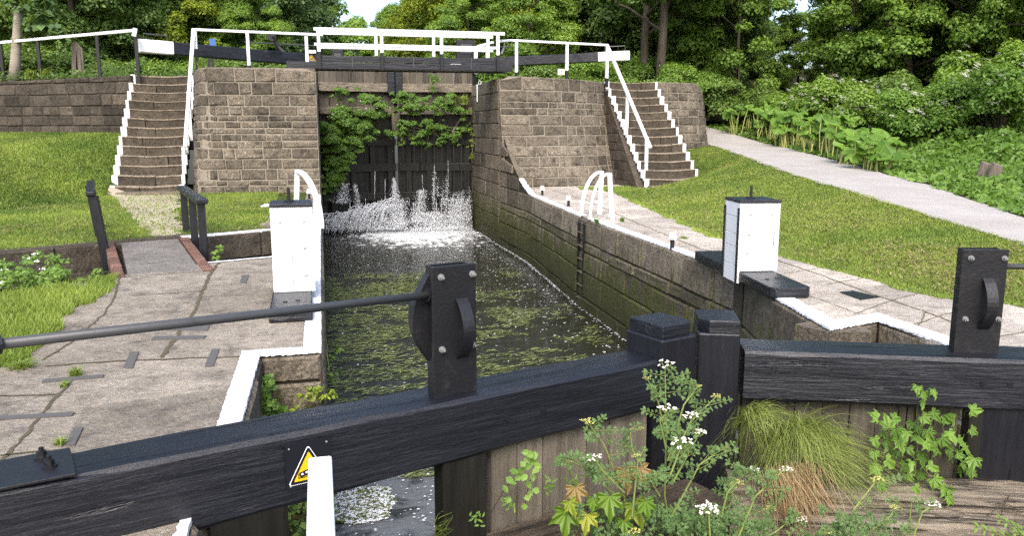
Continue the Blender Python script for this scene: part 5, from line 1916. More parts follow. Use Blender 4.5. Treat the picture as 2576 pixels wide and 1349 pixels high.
for a in [
    (B_DRK, 90, 28.6, zg, 1.0, .5, 'dark bush at the foot of the pale trunk'),
    (B_DRK, 260, 27.6, zg - .2, .8, 1.5, 'leafy bush behind the left handrail, right of the split board'),  # darker leaf colour stands in for shade under the trees, next bush too
    (B_DRK, 385, 27.5, zg - .3, .75, 2.7, 'leafy bush at the top of the left flight of steps'),
    (B_MID, 450, 27.0, zg - .5, .8, 3.9, 'bright bush behind the top step on the left'),
    (B_DRK, 560, 29, zg - .1, .9, .5, 'dark bush under the left balance beam'),
    (B_DRK, 690, 30, zg - .1, .9, 1.7, 'dark bush left of the far warning triangle'),
    (B_DRK, 1360, 28, zg - .3, .8, 2.9, 'dark bush under the right balance beam'),
    (B_MID, 1480, 28, zg - .3, .95, 4.1, 'leafy bush left of the two bare trunks'),
    (B_MID, 1560, 30, zg - .1, 1.1, .3, 'leafy bush under the white end of the right balance beam'),
    (B_MID, 1710, 28, zg - .3, .9, 1.2, 'leafy bush right of the two bare trunks'),
    (B_DRK, 1770, 30, zg - .9, 1.1, 3.4, 'dark bush above the end of the wing wall'),
    (B_DRK, 1900, 29, .6, 1.1, 5.1, 'dark bush behind the butterbur leaves'),
    (B_MID, 2000, 27, .7, 1.0, 5.9, 'leafy bush above the middle of the butterbur'),
    (B_DRK, 2260, 23.5, .9, 1.3, 2.2, 'dark bush between the flowering shrubs'),
]: plant(*a, SG)
FG = 'flowering elder shrubs on the right bank'
for a in [
    (B_ELD, 2060, 25.0, .3, .95, .2, 'elder shrub with few cream flower heads above the butterbur'),
    (B_ELD, 2190, 22.0, .2, .8, -.3, 'elder shrub with cream flower heads in the middle of the bank'),
    (B_ELB, 2360, 19.5, .25, .85, .3, 'light green elder shrub covered in cream flower heads'),
    (B_ELB, 2520, 18.0, .9, .95, -.5, 'tall elder shrub with cream flower heads at the right edge'),
    (B_ELD, 2480, 22.5, 1.4, 1.1, .6, 'elder shrub with flower heads high up on the bank'),
]: plant(*a, FG)

# pale trunk with large leaves at the left
t = thing('sycamore_tree', 'slim sycamore with a pale scarred trunk and big leaves at the top left', 'tree', at(36, 205, Y=26.2))
m = MB()
tr = [at(36, 215, Y=26.2), at(39, 150, Y=26.2), at(43, 90, Y=26.2), at(46, 40, Y=26.2), at(48, -60, Y=26.2), at(60, -160, Y=26.2)]
m.tube(tr, [.17, .135, .12, .115, .1, .05], 12); m.build('trunk', MAT['pale_bark'], t, world=True, smooth=True)
g = np.random.default_rng(33)
cl = [at(u, v, Y=y) for u, v, y in ((40, 10, 25.6), (75, 25, 25.5), (105, 45, 25.4), (130, 75, 25.4), (150, 95, 25.4), (90, 70, 25.6), (30, -20, 25.8), (110, 5, 25.6), (60, -40, 26), (140, 40, 25.7))]
C, N, idx = clump_leaves(g, [tuple(c) for c in cl], [.34] * len(cl), 460, .6, .9)
leaf_mesh('crown', C, N, .24 * g.uniform(.6, 1.2, 460), .4 + g.normal(size=460) * .25, MAT['leaf_blue'], t, True, .85, .5, g)

# tree stumps on the right bank
for u, v, r_, lab in ((2498, 452, .10, 'cut log standing upright on the right bank, the right of two'), (2470, 448, .10, 'cut log standing upright on the right bank, half hidden by its neighbour')):
    lo, hi = 6.0, 30.0
    d = at(u, v + 10, Y=1.0)
    for _ in range(40):
        mm = (lo + hi) / 2
        if d.z * mm > HR(d.x * mm, mm): lo = mm
        else: hi = mm
    p = Vector((d.x * lo, lo, HR(d.x * lo, lo)))
    s = thing('tree_stump', lab, 'stump', p)
    m = MB(); m.tube([(0, 0, -.15), (.01, 0, .15), (.03, -.04, .36)], [r_ * 1.25, r_ * 1.15, r_ * 1.1], 14); m.build('bark', MAT['timber'], s)
    m = MB(); m.tube([(.03, -.04, .36), (.031, -.042, .365)], r_ * 1.03, 14); m.build('cut_face', MAT['timber'], s)

# ------------------------------------------------------------------ butterbur beside the path
rg = random.Random(17)


def round_leaf(m, c, nrm, r, tint, rgx, lobes=11):
    nrm = Vector(nrm).normalized(); a = nrm.orthogonal().normalized(); b = nrm.cross(a)
    ph = rgx.uniform(0, 6.28)
    ring = []
    for k in range(lobes * 2):
        g_ = ph + math.pi * k / lobes
        q = r * (1 + .07 * (-1) ** k) * rgx.uniform(.93, 1.07)
        if k == 0: q *= .45
        ring.append(c + (a * math.cos(g_) + b * math.sin(g_)) * q * .92 - nrm * r * (.22 + .2 * (k % 2) * rgx.random()) + Vector((0, 0, -.28 * r * rgx.random())))
    for k in range(lobes * 2):
        m.face([c, ring[k], ring[(k + 1) % (lobes * 2)]], tint + rgx.uniform(-.12, .12))


n_b = 30
for i in range(n_b):
    f = i / (n_b - 1)
    y = 27.5 - f * 11.5 + rg.uniform(-.2, .2)
    x = XF(y) + rg.uniform(.15, 1.3) - .1
    z = HR(x, y)
    pos = ['at the wing wall end of the row', 'in the far third of the row', 'in the middle of the row', 'in the near third of the row', 'at the near end of the row'][min(4, int(f * 5))]
    t = thing('butterbur_plant', 'big leaved butterbur by the path, ' + pos, 'plant', (x, y, z), 0, 'butterbur along the path ' + pos)
    ms, ml = MB(), MB()
    for k in range(rg.randint(7, 9)):
        a = rg.uniform(0, 6.28); q = rg.uniform(.05, .38)
        b = Vector((q * math.cos(a), q * math.sin(a), -.05))
        h = rg.uniform(.55, 1.1) * (1.0 if f < .72 else .72)
        e = b + Vector((rg.uniform(-.2, .2), rg.uniform(-.22, .15), h))
        ms.tube([b, (b + e) / 2 + Vector((rg.uniform(-.05, .05), 0, .05)), e], [.02, .017, .012], 5, rg.uniform(.2, 1))
        round_leaf(ml, e, (rg.uniform(-.6, .6), rg.uniform(-1.0, .1), 1), rg.uniform(.14, .27), rg.uniform(.3, .9), rg)
    ms.build('stems', MAT['pale_stem'], t)
    ml.build('leaves', MAT['butterbur'], t)

# ------------------------------------------------------------------ grass and ground cover
def blades(name, pts, h0, h1, w, mat, lean=.6, seed=1, tint=None):
    g = np.random.default_rng(seed)
    n = len(pts)
    a = g.uniform(0, 2 * np.pi, n)
    hh = g.uniform(h0, h1, n)
    d = np.stack([np.cos(a), np.sin(a), np.zeros(n)], 1)
    b = g.uniform(0, 2 * np.pi, n)
    l = np.stack([np.cos(b), np.sin(b), np.zeros(n)], 1) * (g.random(n) * lean)[:, None]
    ww = w * g.uniform(.6, 1.4, n)
    V = np.stack([pts - d * ww[:, None] / 2, pts + d * ww[:, None] / 2, pts + (l + np.array([0, 0, 1])) * hh[:, None]], 1).reshape(-1, 3)
    F = np.arange(n * 3).reshape(n, 3)
    tn = g.normal(.45, .22, n) if tint is None else tint + g.normal(0, .15, n)
    return tag(np_mesh(name, V, F, np.clip(tn, 0, 1), mat), kind='stuff')


def patch(p, sc): return mnoise.noise(Vector((p[0] * sc, p[1] * sc, 3.1)))


def in_gravel(x, y):
    if y > 20.0: return -4.7 < x < -3.05
    f = (y - 12.0) / 8
    a = -2.3 - 2.35 * f; b = -1.65 - 1.4 * f
    k = .12 * patch((x, y), 2.5)
    return a + k < x < b + k


pts, tn = [], []
rg = random.Random(23)
while len(pts) < 150000:
    y = rg.uniform(10.5, 26.5); x = rg.uniform(-.354 * y - .5, -.45)
    if y < np.interp(x, bx, by) + .15 or y > wall_y(x) - .02 or (y > 19.7 and x > -4.7): continue
    if in_gravel(x, y) and rg.random() > .10: continue
    if x > -.95 - .12 * patch((0, y), 1.5): continue
    pts.append((x, y, HL(x, y) - .005)); tn.append(.42 + .5 * patch((x, y), .8) + .25 * patch((x, y), 4))
blades('grass', np.array(pts), .03, .075, .020, MAT['grass'], 1.1, 2, np.array(tn))
pts, tn = [], []
while len(pts) < 26000:
    y = rg.uniform(4.6, 9.3); x = rg.uniform(-.36 * y - .6, -1.8)
    edge = np.interp(y, [4.5, 5.3, 6.0, 7.2, 8.6, 9.2], [-2.35, -2.3, -1.98, -2.12, -2.0, -2.15]) + .14 * patch((x, y), 3)
    if x > edge or y > np.interp(x, *zip(*[(p[0], p[1]) for p in CH_FRONT])) - .12: continue
    if patch((x, y), 1.2) < -.28 and rg.random() < .7: continue
    pts.append((x, y, ZC - .004)); tn.append(.5 + .5 * patch((x, y), 1.1))
blades('grass', np.array(pts), .03, .085, .012, MAT['grass'], .9, 3, np.array(tn))
pts, tn = [], []
while len(pts) < 190000:
    y = 3.4 * (23.3 / 3.4) ** rg.random() if rg.random() < .6 else rg.uniform(4.5, 23.3)
    a, b = XA(y), XN(y)
    x = rg.uniform(a - .12 + .14 * patch((0, y), 2), b + .05 + .07 * patch((7, y), 3))
    if x / y > 1.5: continue
    if y > 19.3 and x < 9.72: continue
    pts.append((x, y, HR(x, y) - .004)); tn.append(.45 + .45 * patch((x, y), .7) + .25 * patch((x, y), 3) + (.15 if y < 16 else -.05))
blades('grass', np.array(pts),   .02, .048, .014, MAT['grass'], 1.2, 4, np.array(tn))
# lawn tongue between pale flags and the abutment
pts = []
while len(pts) < 12000:
    y = rg.uniform(16.5, 20.4); x = rg.uniform(6.2, 8.3)
    if x < 6.95 - .25 * (18.4 - y) + .3 * patch((x, y), 2) - max(0, (y - 18.4)) * .55: continue
    if y > 19.35 and x > 8.1: continue
    pts.append((x, y, ZC - .004))
blades('grass', np.array(pts), .025, .06, .016, MAT['grass'], 1.2, 6)

def clippings(name, pts, mat, seed):
    g = np.random.default_rng(seed); n = len(pts); P = np.array(pts)
    a = g.uniform(0, 6.28, n); l = g.uniform(.03, .1, n); w = g.uniform(.008, .018, n)
    A = np.stack([np.cos(a), np.sin(a), g.normal(0, .25, n)], 1) * l[:, None] / 2; B = np.stack([-np.sin(a), np.cos(a), 0 * a], 1) * w[:, None] / 2
    P = P + np.array([0, 0, .045]) + np.array([0, 0, 1]) * g.uniform(-.012, .02, (n, 1))
    V = np.stack([P - A, P + B, P + A, P - B], 1).reshape(-1, 3)
    return tag(np_mesh(name, V, np.arange(n * 4).reshape(n, 4), g.random(n), mat), kind='stuff')


MAT['clip'] = leaf_mat('dry_clippings', (.10, .075, .025), (.34, .29, .12), .1, .7)
pts = []
while len(pts) < 9000:
    y = rg.uniform(11, 25); x = rg.uniform(-.354 * y - .4, -.5)
    if y < np.interp(x, bx, by) + .2 or y > wall_y(x) - .05 or (y > 19.6 and x > -4.75) or patch((x, y), .9) < rg.uniform(-.3, .35): continue
    pts.append((x, y, HL(x, y)))
while len(pts) < 24000:
    y = 4.6 * (23.2 / 4.6) ** rg.random(); a, b = XA(y), XN(y); x = rg.uniform(a, b)
    if x / y > 1.5 or (y > 19.3 and x < 9.72) or patch((x, y), .7) - .03 * (y - 12) < rg.uniform(-.4, .4) - .1 * (y > 15): continue
    pts.append((x, y, HR(x, y)))
clippings('grass_clippings', pts, MAT['clip'], 9)

# rough vegetation on the bank beyond the path
g = np.random.default_rng(77)
n = 80000
yy = 5.0 * (30 / 5.0) ** g.random(n)
dd = .0 + g.random(n) ** .8 * 7.5
CC, hh_ = [], []
for y, d in zip(yy, dd):
    x = XF(y) + d - .05 + .25 * patch((d, y), 1.5) * (d < 1)
    hgt = (.05 + .5 * min(1, max(0, (d - .35) / 2.2)) * (.55 + .9 * patch((x, y), .9))) * g.random() ** .7
    CC.append((x, y, HR(x, y) + max(.01, hgt)))
C = np.array(CC)
N = unit(g.normal(size=(n, 3)) * .65 + np.array([-.1, -.35, .8]))
tag(leaf_mesh('undergrowth', C, N, g.uniform(.05, .19, n), .45 + .4 * np.array([patch(c, .8) for c in C]) + g.normal(size=n) * .17, MAT['leaf_fresh'], wr=.5, g=g), kind='stuff')
g = np.random.default_rng(78)
n = 26000
pp = []
while len(pp) < n:
    y = rg.uniform(22.5, 34); x = rg.uniform(-14, -.6)
    if y < wall_y(x) + .25 if x < -4.7 else y < 24.3: continue
    pp.append((x, y, ZU - .02 + abs(g.normal()) * .12))
C = np.array(pp)
tag(leaf_mesh('undergrowth', C, unit(g.normal(size=(n, 3)) * .5 + np.array([0, -.3, .9])), g.uniform(.06, .15, n), g.normal(.3, .2, n), MAT['leaf_dark'], wr=.4, g=g), kind='stuff')  # left undergrowth: shade of the overhanging trees put into the dark leaf colour
n = 9000
C = np.stack([g.uniform(4.9, 13, n), g.uniform(24, 34, n), ZU - .02 + abs(g.normal(size=n)) * .13], 1)
tag(leaf_mesh('undergrowth', C, unit(g.normal(size=(n, 3)) * .5 + np.array([0, -.3, .9])), g.uniform(.06, .15, n), g.normal(.35, .2, n), MAT['leaf_mid'], wr=.4, g=g), kind='stuff')


def tuft(name, label, base, n, h, spread, w, mat, seed, cat='grass tuft', tint=.5):
    rgt = random.Random(seed)
    t = thing(name, label, cat, base)
    m = MB()
    for k in range(n):
        a = rgt.uniform(0, 6.28); hh = h * rgt.uniform(.5, 1.1); q = spread * rgt.uniform(.2, 1)
        b = Vector((rgt.uniform(-1, 1) * spread * .3, rgt.uniform(-1, 1) * spread * .3, -.01))
        d = Vector((math.cos(a), math.sin(a), 0)); s = Vector((-math.sin(a), math.cos(a), 0)) * w / 2
        p1, p2 = b + d * q * .4 + Vector((0, 0, hh * .7)), b + d * q + Vector((0, 0, hh * rgt.uniform(.6, 1)))
        ti = tint + rgt.uniform(-.4, .4)
        m.face([b - s, b + s, p1 + s * .8, p1 - s * .8], ti); m.face([p1 - s * .8, p1 + s * .8, p2], ti)
    m.build('blades', mat, t)
    return t


for u, v, n_, h_, sp_, lab in ((190, 945, 70, .07, .09, 'grass tuft in the paving joint beside the thin iron strip'), (160, 972, 40, .05, .07, 'small grass tuft below the thin iron strip in the paving'),
                               (152, 1118, 50, .05, .06, 'small grass tuft beside the cramp near the gate beam'), (55, 925, 200, .06, .16, 'grass tuft at the left edge below the steel rod'),
                               (2010, 735, 60, .05, .08, 'grass tuft in the joint of the pale flags'), (1720, 600, 60, .06, .12, 'small weed between the pale flags, beyond the nearest mooring pin')):
    tuft('grass_tuft', lab, at(u, v, Z=ZC), n_, h_, sp_, .007, MAT['grass'], u)
for u, lab in ((75, 'yellow green grass tuft on the wall at the foot of the pale trunk'), (115, 'yellow green grass tuft on the wall left of the first black rail post')):
    tuft('grass_tuft', lab, at(u, 197, Y=25.4), 90, .32, .35, .02, MAT['grass'], u)
tuft('grass_tuft', 'bright grass at the top of the left abutment beside the steps', at(505, 172, Y=21.2), 80, .22, .2, .016, MAT['grass'], 8)
for u, v, lab in ((1500, 560, 'small weed at the foot of the ladder hoops'), (1565, 558, 'small leafy weed right of the ladder hoops'), (1375, 455, 'small weed at the foot of the battered abutment')):
    p = at(u, v, Z=ZC)
    tuft('weed', lab, p, 40, .11, .09, .016, MAT['leaf_fresh'], u, 'weed')


def leafy_weed(name, label, base, clumps, n, size, mat, seed, cat='weed', flowers=0):
    g = np.random.default_rng(seed); rgw = random.Random(seed)
    t = thing(name, label, cat, base)
    m = MB()
    for c, r_ in clumps:
        c = Vector(c); m.tube([base, (Vector(base) + c) / 2 + Vector((0, 0, .05)), c], [.008, .006, .003], 5)
    m.build('stems', MAT['stem'], t, world=True)
    cc, rr_ = [], []
    for c, r_ in clumps:
        for q in range(8):
            cc.append(tuple(Vector(c) + Vector((rgw.gauss(0, .6), rgw.gauss(0, .3), rgw.gauss(-.15, .6))) * r_)); rr_.append(r_ * rgw.uniform(.2, .7))
    C, N, idx = clump_leaves(g, cc, rr_, n, .85, .4, .1)
    N = unit(N + np.array([0, -.5, 0]))
    leaf_mesh('leaves', C, N, size * g.uniform(.5, 1.3, n), .4 + g.normal(size=n) * .22, mat, t, True, .6, .2, g)
    if flowers:
        m = MB()
        for k in range(flowers):
            c, r_ = rgw.choice(clumps); c = Vector(c) + Vector((rgw.uniform(-1, 1) * r_, rgw.uniform(-1, 0) * r_, r_ * rgw.uniform(.2, .9)))
            for q in range(6):
                m.ball(c + Vector((rgw.uniform(-.03, .03), rgw.uniform(-.03, .03), rgw.uniform(-.01, .01))), .009, 5, 3)
        m.build('flowers', MAT['flower'], t, world=True)
    return t


b = at(60, 735, Z=-1.9)
leafy_weed('weed', 'leafy weeds with white flowers growing in the overflow channel', at(70, 730, Z=-1.95),
           [(at(20, 700, Y=9.6), .22), (at(60, 680, Y=9.8), .2), (at(100, 690, Y=9.8), .2), (at(135, 700, Y=9.8), .16), (at(40, 725, Y=9.2), .2), (at(85, 722, Y=9.3), .2), (at(70, 660, Y=9.9), .1), (at(150, 665, Y=10), .06)], 2600, .05, MAT['leaf_mid'], 41, 'weed', 8)
leafy_weed('weed', 'small weeds under the right railing of the footbridge', at(545, 650, Z=-2.0), [(at(540, 636, Y=10.6), .09), (at(235, 690, Y=10.0), .09)], 240, .05, MAT['leaf_mid'], 42)
leafy_weed('nettle', 'green nettle growing from the corner of the recessed white kerb', at(655, 1060, Y=5.45),
           [(at(662, 955, Y=5.55), .05), (at(668, 980, Y=5.5), .06), (at(664, 1010, Y=5.5), .07), (at(655, 1040, Y=5.5), .08), (at(690, 1040, Y=5.6), .07), (at(720, 1035, Y=5.6), .07)], 420, .055, MAT['leaf_fresh'], 43, 'plant')
leafy_weed('weed', 'low yellow green weed on the recess wall near the water', at(790, 1010, Y=5.6), [(at(780, 1000, Y=5.6), .06), (at(810, 985, Y=5.62), .06), (at(740, 1035, Y=5.6), .05)], 260, .03, MAT['leaf_bright'], 44)
leafy_weed('weed', 'dark creeper under the near gate beam beside the heel post', at(720, 1300, Y=4.6), [(at(700, 1270, Y=4.6), .16), (at(740, 1300, Y=4.6), .16), (at(720, 1340, Y=4.5), .16)], 500, .045, MAT['leaf_dark'], 45)
leafy_weed('weed', 'small weed at the foot of the left flight of steps', at(535 - 5, 505, Z=ZC), [(at(530, 500, Z=ZC + .05), .06)], 60, .04, MAT['leaf_mid'], 46)

# shrubs and creepers growing out of the top gates
GY = 25.15
leafy_weed('hanging_shrub', 'big leafy shrub growing from the left leaf of the top gates', at(850, 300, Y=25.35),
           [(at(u, v, Y=GY - .25), r_) for u, v, r_ in ((855, 262, .28), (900, 262, .34), (880, 295, .42), (845, 310, .40), (930, 285, .32), (860, 345, .42), (910, 320, .34), (838, 385, .34), (862, 375, .28), (832, 425, .24), (855, 415, .2), (960, 262, .25), (905, 360, .2), (828, 465, .2), (842, 440, .25), (835, 455, .24), (830, 482, .16), (872, 400, .26), (868, 430, .2), (885, 370, .3), (905, 340, .34), (840, 335, .4), (930, 330, .2))], 38000, .068, MAT['leaf_fresh'], 51, 'shrub', 10)
leafy_weed('creeper', 'creeper hanging over the bar of the right leaf of the top gates', at(1080, 260, Y=25.35),
           [(at(u, v, Y=GY - .1), r_) for u, v, r_ in ((1000, 250, .26), (1030, 262, .28), (1070, 250, .24), (1105, 268, .26), (1140, 270, .26), (1165, 280, .18), (1060, 275, .2), (1005, 285, .2))], 10500, .07, MAT['leaf_fresh'], 52, 'creeper')
leafy_weed('creeper', 'lower creeper trailing across the dark timbers of the top gates', at(1080, 330, Y=25.35),
           [(at(u, v, Y=GY), r_) for u, v, r_ in ((1010, 320, .2), (1035, 335, .26), (1065, 325, .26), (1095, 315, .24), (1125, 325, .26), (1155, 330, .22), (1178, 320, .18), (1050, 355, .2), (1010, 350, .14), (1110, 350, .18), (1150, 355, .14), (1075, 365, .1), (980, 335, .16))], 8500, .068, MAT['leaf_fresh'], 53, 'creeper')
leafy_weed('weed', 'tall pale weed standing in front of the right gate planking', at(1090, 235, Y=25.2), [(at(1090, 222, Y=25.2), .12), (at(1088, 205, Y=25.2), .12), (at(1094, 192, Y=25.2), .12), (at(1080, 190, Y=25.2), .07), (at(1105, 195, Y=25.2), .07)], 420, .06, MAT['leaf_fresh'], 54)
leafy_weed('weed', 'yellow green moss hanging at the right edge of the top gates', at(1188, 340, Y=25.0), [(at(1187, 330, Y=24.9), .12), (at(1188, 360, Y=24.9), .12), (at(1189, 395, Y=24.9), .1)], 500, .05, MAT['leaf_bright'], 55)
tuft('grass_tuft', 'long grass arching from the right gate bar', at(1165, 262, Y=25.2), 120, .35, .4, .02, MAT['grass'], 56)
tuft('grass_tuft', 'grass hanging beside the middle post of the top gates', at(945, 265, Y=25.2), 120, .3, .35, .02, MAT['grass'], 57)
# greenery hanging over the left lock wall in the chamber
leafy_weed('fern', 'small fern hanging from the left lock wall by the far ladder', (-.05, 9.2, -2.3), [((-.01, 9.2, -2.5), .1), ((.0, 8.6, -2.6), .1)], 120, .05, MAT['leaf_mid'], 58)

# ------------------------------------------------------------------ floating weed, foam, falling water
def flakes(name, n, fn, z, L, wr, mat, seed, tint0, tint1):
    g = np.random.default_rng(seed)
    P = []
    rgf = random.Random(seed)
    while len(P) < n:
        q = fn(rgf)
        if q: P.append(q)
    P = np.array(P)
    a = g.normal(.2, .5, n)
    ll = g.uniform(*L, n)
    A = np.stack([np.cos(a), np.sin(a), 0 * a], 1); B = np.stack([-np.sin(a), np.cos(a), 0 * a], 1)
    C = np.stack([P[:, 0], P[:, 1], z + g.uniform(0, .012, n)], 1)
    w = ll * wr * g.uniform(.5, 1.5, n)
    V = np.stack([C - A * ll[:, None] / 2, C + B * w[:, None] / 2 + np.array([0, 0, .004]), C + A * ll[:, None] / 2, C - B * w[:, None] / 2 + np.array([0, 0, .003])], 1).reshape(-1, 3)
    return tag(np_mesh(name, V, np.arange(n * 4).reshape(n, 4), tint0 + (tint1 - tint0) * g.random(n) ** (1.7 if 'weed' in name else 1), mat), kind='stuff')


def weed_pos(r_):
    y = 7.0 + 10.9 * r_.random() ** 1.15; x = r_.uniform(0, 4.2)
    v = mnoise.noise(Vector((x * 1.1, y * 1.1, 9.0))) + .8 * mnoise.noise(Vector((x * 2.2, y * 4.2, 4.0)))
    lim = .02 + .5 * max(0, (x - 2.0 - .03 * (y - 8)) / 1.6) - .42 * math.exp(-((y - 16.2) / 1.5) ** 2) * (x < 2.9) + (.25 if y < 9.2 and x < 1.2 else 0) - (.12 if y < 15 else 0)
    if y > 17.2 and r_.random() < (y - 17.2) / .7: return None
    return (x, y) if v + r_.gauss(0, .17) > lim + .04 else None


flakes('floating_weed', 17000, weed_pos, ZW + .004, (.03, .15), .15, MAT['weed'], 61, .0, 1.0)


def speck_pos(r_):
    y = r_.uniform(6, 22); x = r_.uniform(.1, 4.35)
    if r_.random() > .25 + .9 * max(0, (x - 2.4) / 2): return None
    return (x, y)


flakes('foam_specks', 800, speck_pos, ZW + .005, (.015, .055), .7, MAT['foam'], 62, .4, 1)


def edge_pos(r_):
    y = r_.uniform(9, 24); x = float(np.interp(y, [5.4, 7.8, 13.7, 18.5, 21.4, 25], [3.8, 4.3, 4.41, 4.66, 4.6, 4.6])) - abs(r_.gauss(0, .035)) - .0
    return (x, y)


flakes('foam_line', 1100, edge_pos, ZW + .006, (.01, .05), .6, MAT['foam'], 63, .3, .9)


def raft_pos(r_):
    a = r_.uniform(0, 6.28); q = math.sqrt(r_.random())
    x, y = .22 + .36 * q * math.cos(a), 6.55 + .42 * q * math.sin(a)
    return (x, y) if q < .8 + .25 * mnoise.noise(Vector((math.cos(a) * 2, math.sin(a) * 2, 1))) else None


flakes('foam_raft', 2200, raft_pos, ZW + .006, (.015, .045), .6, MAT['foam'], 64, .2, 1)
flakes('floating_weed', 900, raft_pos, ZW + .010, (.02, .05), .4, MAT['weed'], 65, .0, .7)
flakes('foam_specks', 300, lambda r_: (r_.uniform(0, 1.2), r_.uniform(5.2, 8)), ZW + .005, (.008, .035), .7, MAT['foam'], 66, .4, 1)

# falling water: strands, sheets and drops
g = np.random.default_rng(70); rg = random.Random(70)
dv, df, dt = [], [], []


def drop(p, r_, ti, st=1.0):
    b = len(dv)
    q = Vector((rg.uniform(-.4, .4), rg.uniform(-.3, .3), 1)).normalized() * r_ * st
    s1 = q.orthogonal().normalized() * r_; s2 = q.cross(s1).normalized() * r_
    for w in (q, s1, s2, -s1, -s2, -q): dv.append(tuple(p + w))
    for f in ((0, 1, 2), (0, 2, 3), (0, 3, 4), (0, 4, 1), (5, 2, 1), (5, 3, 2), (5, 4, 3), (5, 1, 4)):
        df.append(tuple(b + k for k in f)); dt.append(ti)


strands = MB()
SPY = 25.1
# a wide low curtain on the left thrown towards the left wall
for k in range(150):
    f = k / 149
    u0 = 1000 - f * 170 + rg.uniform(-12, 12)
    top_v = 505 + f * 42 + rg.uniform(-8, 14)
    p0 = at(u0, top_v, Y=SPY - rg.uniform(0, .5))
    n_ = rg.randint(5, 12)
    vx, vz = rg.uniform(-1.5, -.5), rg.uniform(-.1, .9)
    pts = []
    for i in range(n_):
        tt = i * .05
        pts.append(p0 + Vector((vx * tt, -rg.uniform(.1, .5) * tt, vz * tt - 4.9 * tt * tt)) + Vector((rg.gauss(0, .012), 0, rg.gauss(0, .01))))
    pts = [p for p in pts if p.z > ZW]
    if len(pts) > 2: strands.tube(pts, [max(.003, .012 - .0010 * i) * rg.uniform(.4, 1.5) for i in range(len(pts))], 5, rg.uniform(.2, .8))
for k in range(5200):
    f = rg.random(); u0 = 1010 - f * 190
    vmax = 579; vmin = 508 + f * 40
    p = at(u0, vmin + (vmax - vmin) * rg.random() ** .75, Y=SPY - rg.uniform(0, .7))
    if p.z > ZW: drop(p, .003 + .011 * rg.random() ** 3, rg.uniform(.0, 1), rg.uniform(1, 2.6))
# plumes
for (ub, vb, ut, vt, wb, wt, cnt) in ((1000, 560, 991, 452, 26, 3, 1500), (1010, 550, 1012, 500, 20, 20, 500), (1050, 545, 1062, 480, 24, 12, 1000), (1092, 545, 1090, 445, 5, 2, 160), (1100, 480, 1093, 425, 16, 4, 90),
                                      (1118, 500, 1125, 440, 12, 6, 110), (1150, 562, 1150, 500, 42, 36, 2600), (1165, 540, 1160, 482, 28, 34, 700), (1085, 565, 1085, 535, 60, 40, 2400), (860, 495, 868, 462, 22, 10, 350), (905, 520, 893, 465, 12, 4, 260),
                                      (930, 560, 930, 520, 80, 50, 900)):
    for k in range(int(cnt * 2.4)):
        f = rg.random() ** 1.6
        u = ub + (ut - ub) * f + rg.gauss(0, .5) * (wb + (wt - wb) * f)
        v = vb + 14 + (vt - vb - 14) * f + rg.gauss(0, 3)
        if u > 1188: continue
        p = at(u, v, Y=SPY - rg.uniform(0, .6))
        if p.z > ZW: drop(p, .003 + .011 * rg.random() ** 3, rg.uniform(.2, 1), rg.uniform(1, 2.6))
for u, v0, v1 in ((943, 430, 500), (969, 450, 512), (1093, 415, 560), (1098, 500, 565), (1062, 440, 480), (1127, 405, 470), (1125, 470, 520), (1180, 470, 520), (990, 455, 540), (1012, 500, 560), (1040, 510, 560), (1140, 490, 560), (1110, 500, 560), (880, 500, 540), (1160, 500, 555), (1175, 505, 555), (960, 500, 560), (920, 500, 560)):
    n_ = 9
    dr = rg.uniform(-5, 5)
    pts = [at(u + rg.gauss(0, .35) + dr * (i / n_) ** 2, v0 + (v1 - v0) * i / n_, Y=SPY + .05 - .2 * i / n_) for i in range(n_ + 1)]
    strands.tube([p for p in pts if p.z > ZW - .02], [max(.0025, (.006 if v0 < 480 else .011) * rg.uniform(.3, 1.4)) for p in pts if p.z > ZW - .02], 5, rg.uniform(.3, 1))
fall = thing('falling_water', 'white water jetting and splashing through the top gates', 'falling water', (2, 24.4, ZW))
strands.build('strands', MAT['foam'], fall, world=True)
me = bpy.data.meshes.new('drops'); me.from_pydata(dv, [], df)
a_ = me.attributes.new('tint', 'FLOAT', 'FACE'); a_.data.foreach_set('value', dt)
tag(link_mesh('drops', me, MAT['foam'], fall, True), kind='stuff')


def boil_pos(r_):
    u = r_.gauss(1085, 55); v = 565 + abs(r_.gauss(0, 11)) * (1 if u < 1150 else 1.2)
    if u < 830 or u > 1188 + (v - 566) * 1.0: return None
    p = at(u, v, Z=ZW)
    return (p.x, p.y) if p.x < 4.5 and p.y < 25.6 else None


flakes('foam_boil', 5200, boil_pos, ZW + .008, (.03, .12), .5, MAT['foam'], 71, .4, 1)
flakes('foam_boil', 1500, lambda r_: (lambda p: (p.x, p.y) if p.x < 4.5 else None)(at(r_.uniform(830, 1210), 570 + abs(r_.gauss(0, 16)), Z=ZW)), ZW + .007, (.02, .08), .45, MAT['foam'], 72, .2, .9)
# ================================================================== plants on the near gate
def zz3(x, y): return 1561.4 + x * .39397, 851.7 + y * .39397
def zz2(x, y): return 780.7 + x * .36873, 851.7 + y * .36873


rg = random.Random(90)
HY = 3.62


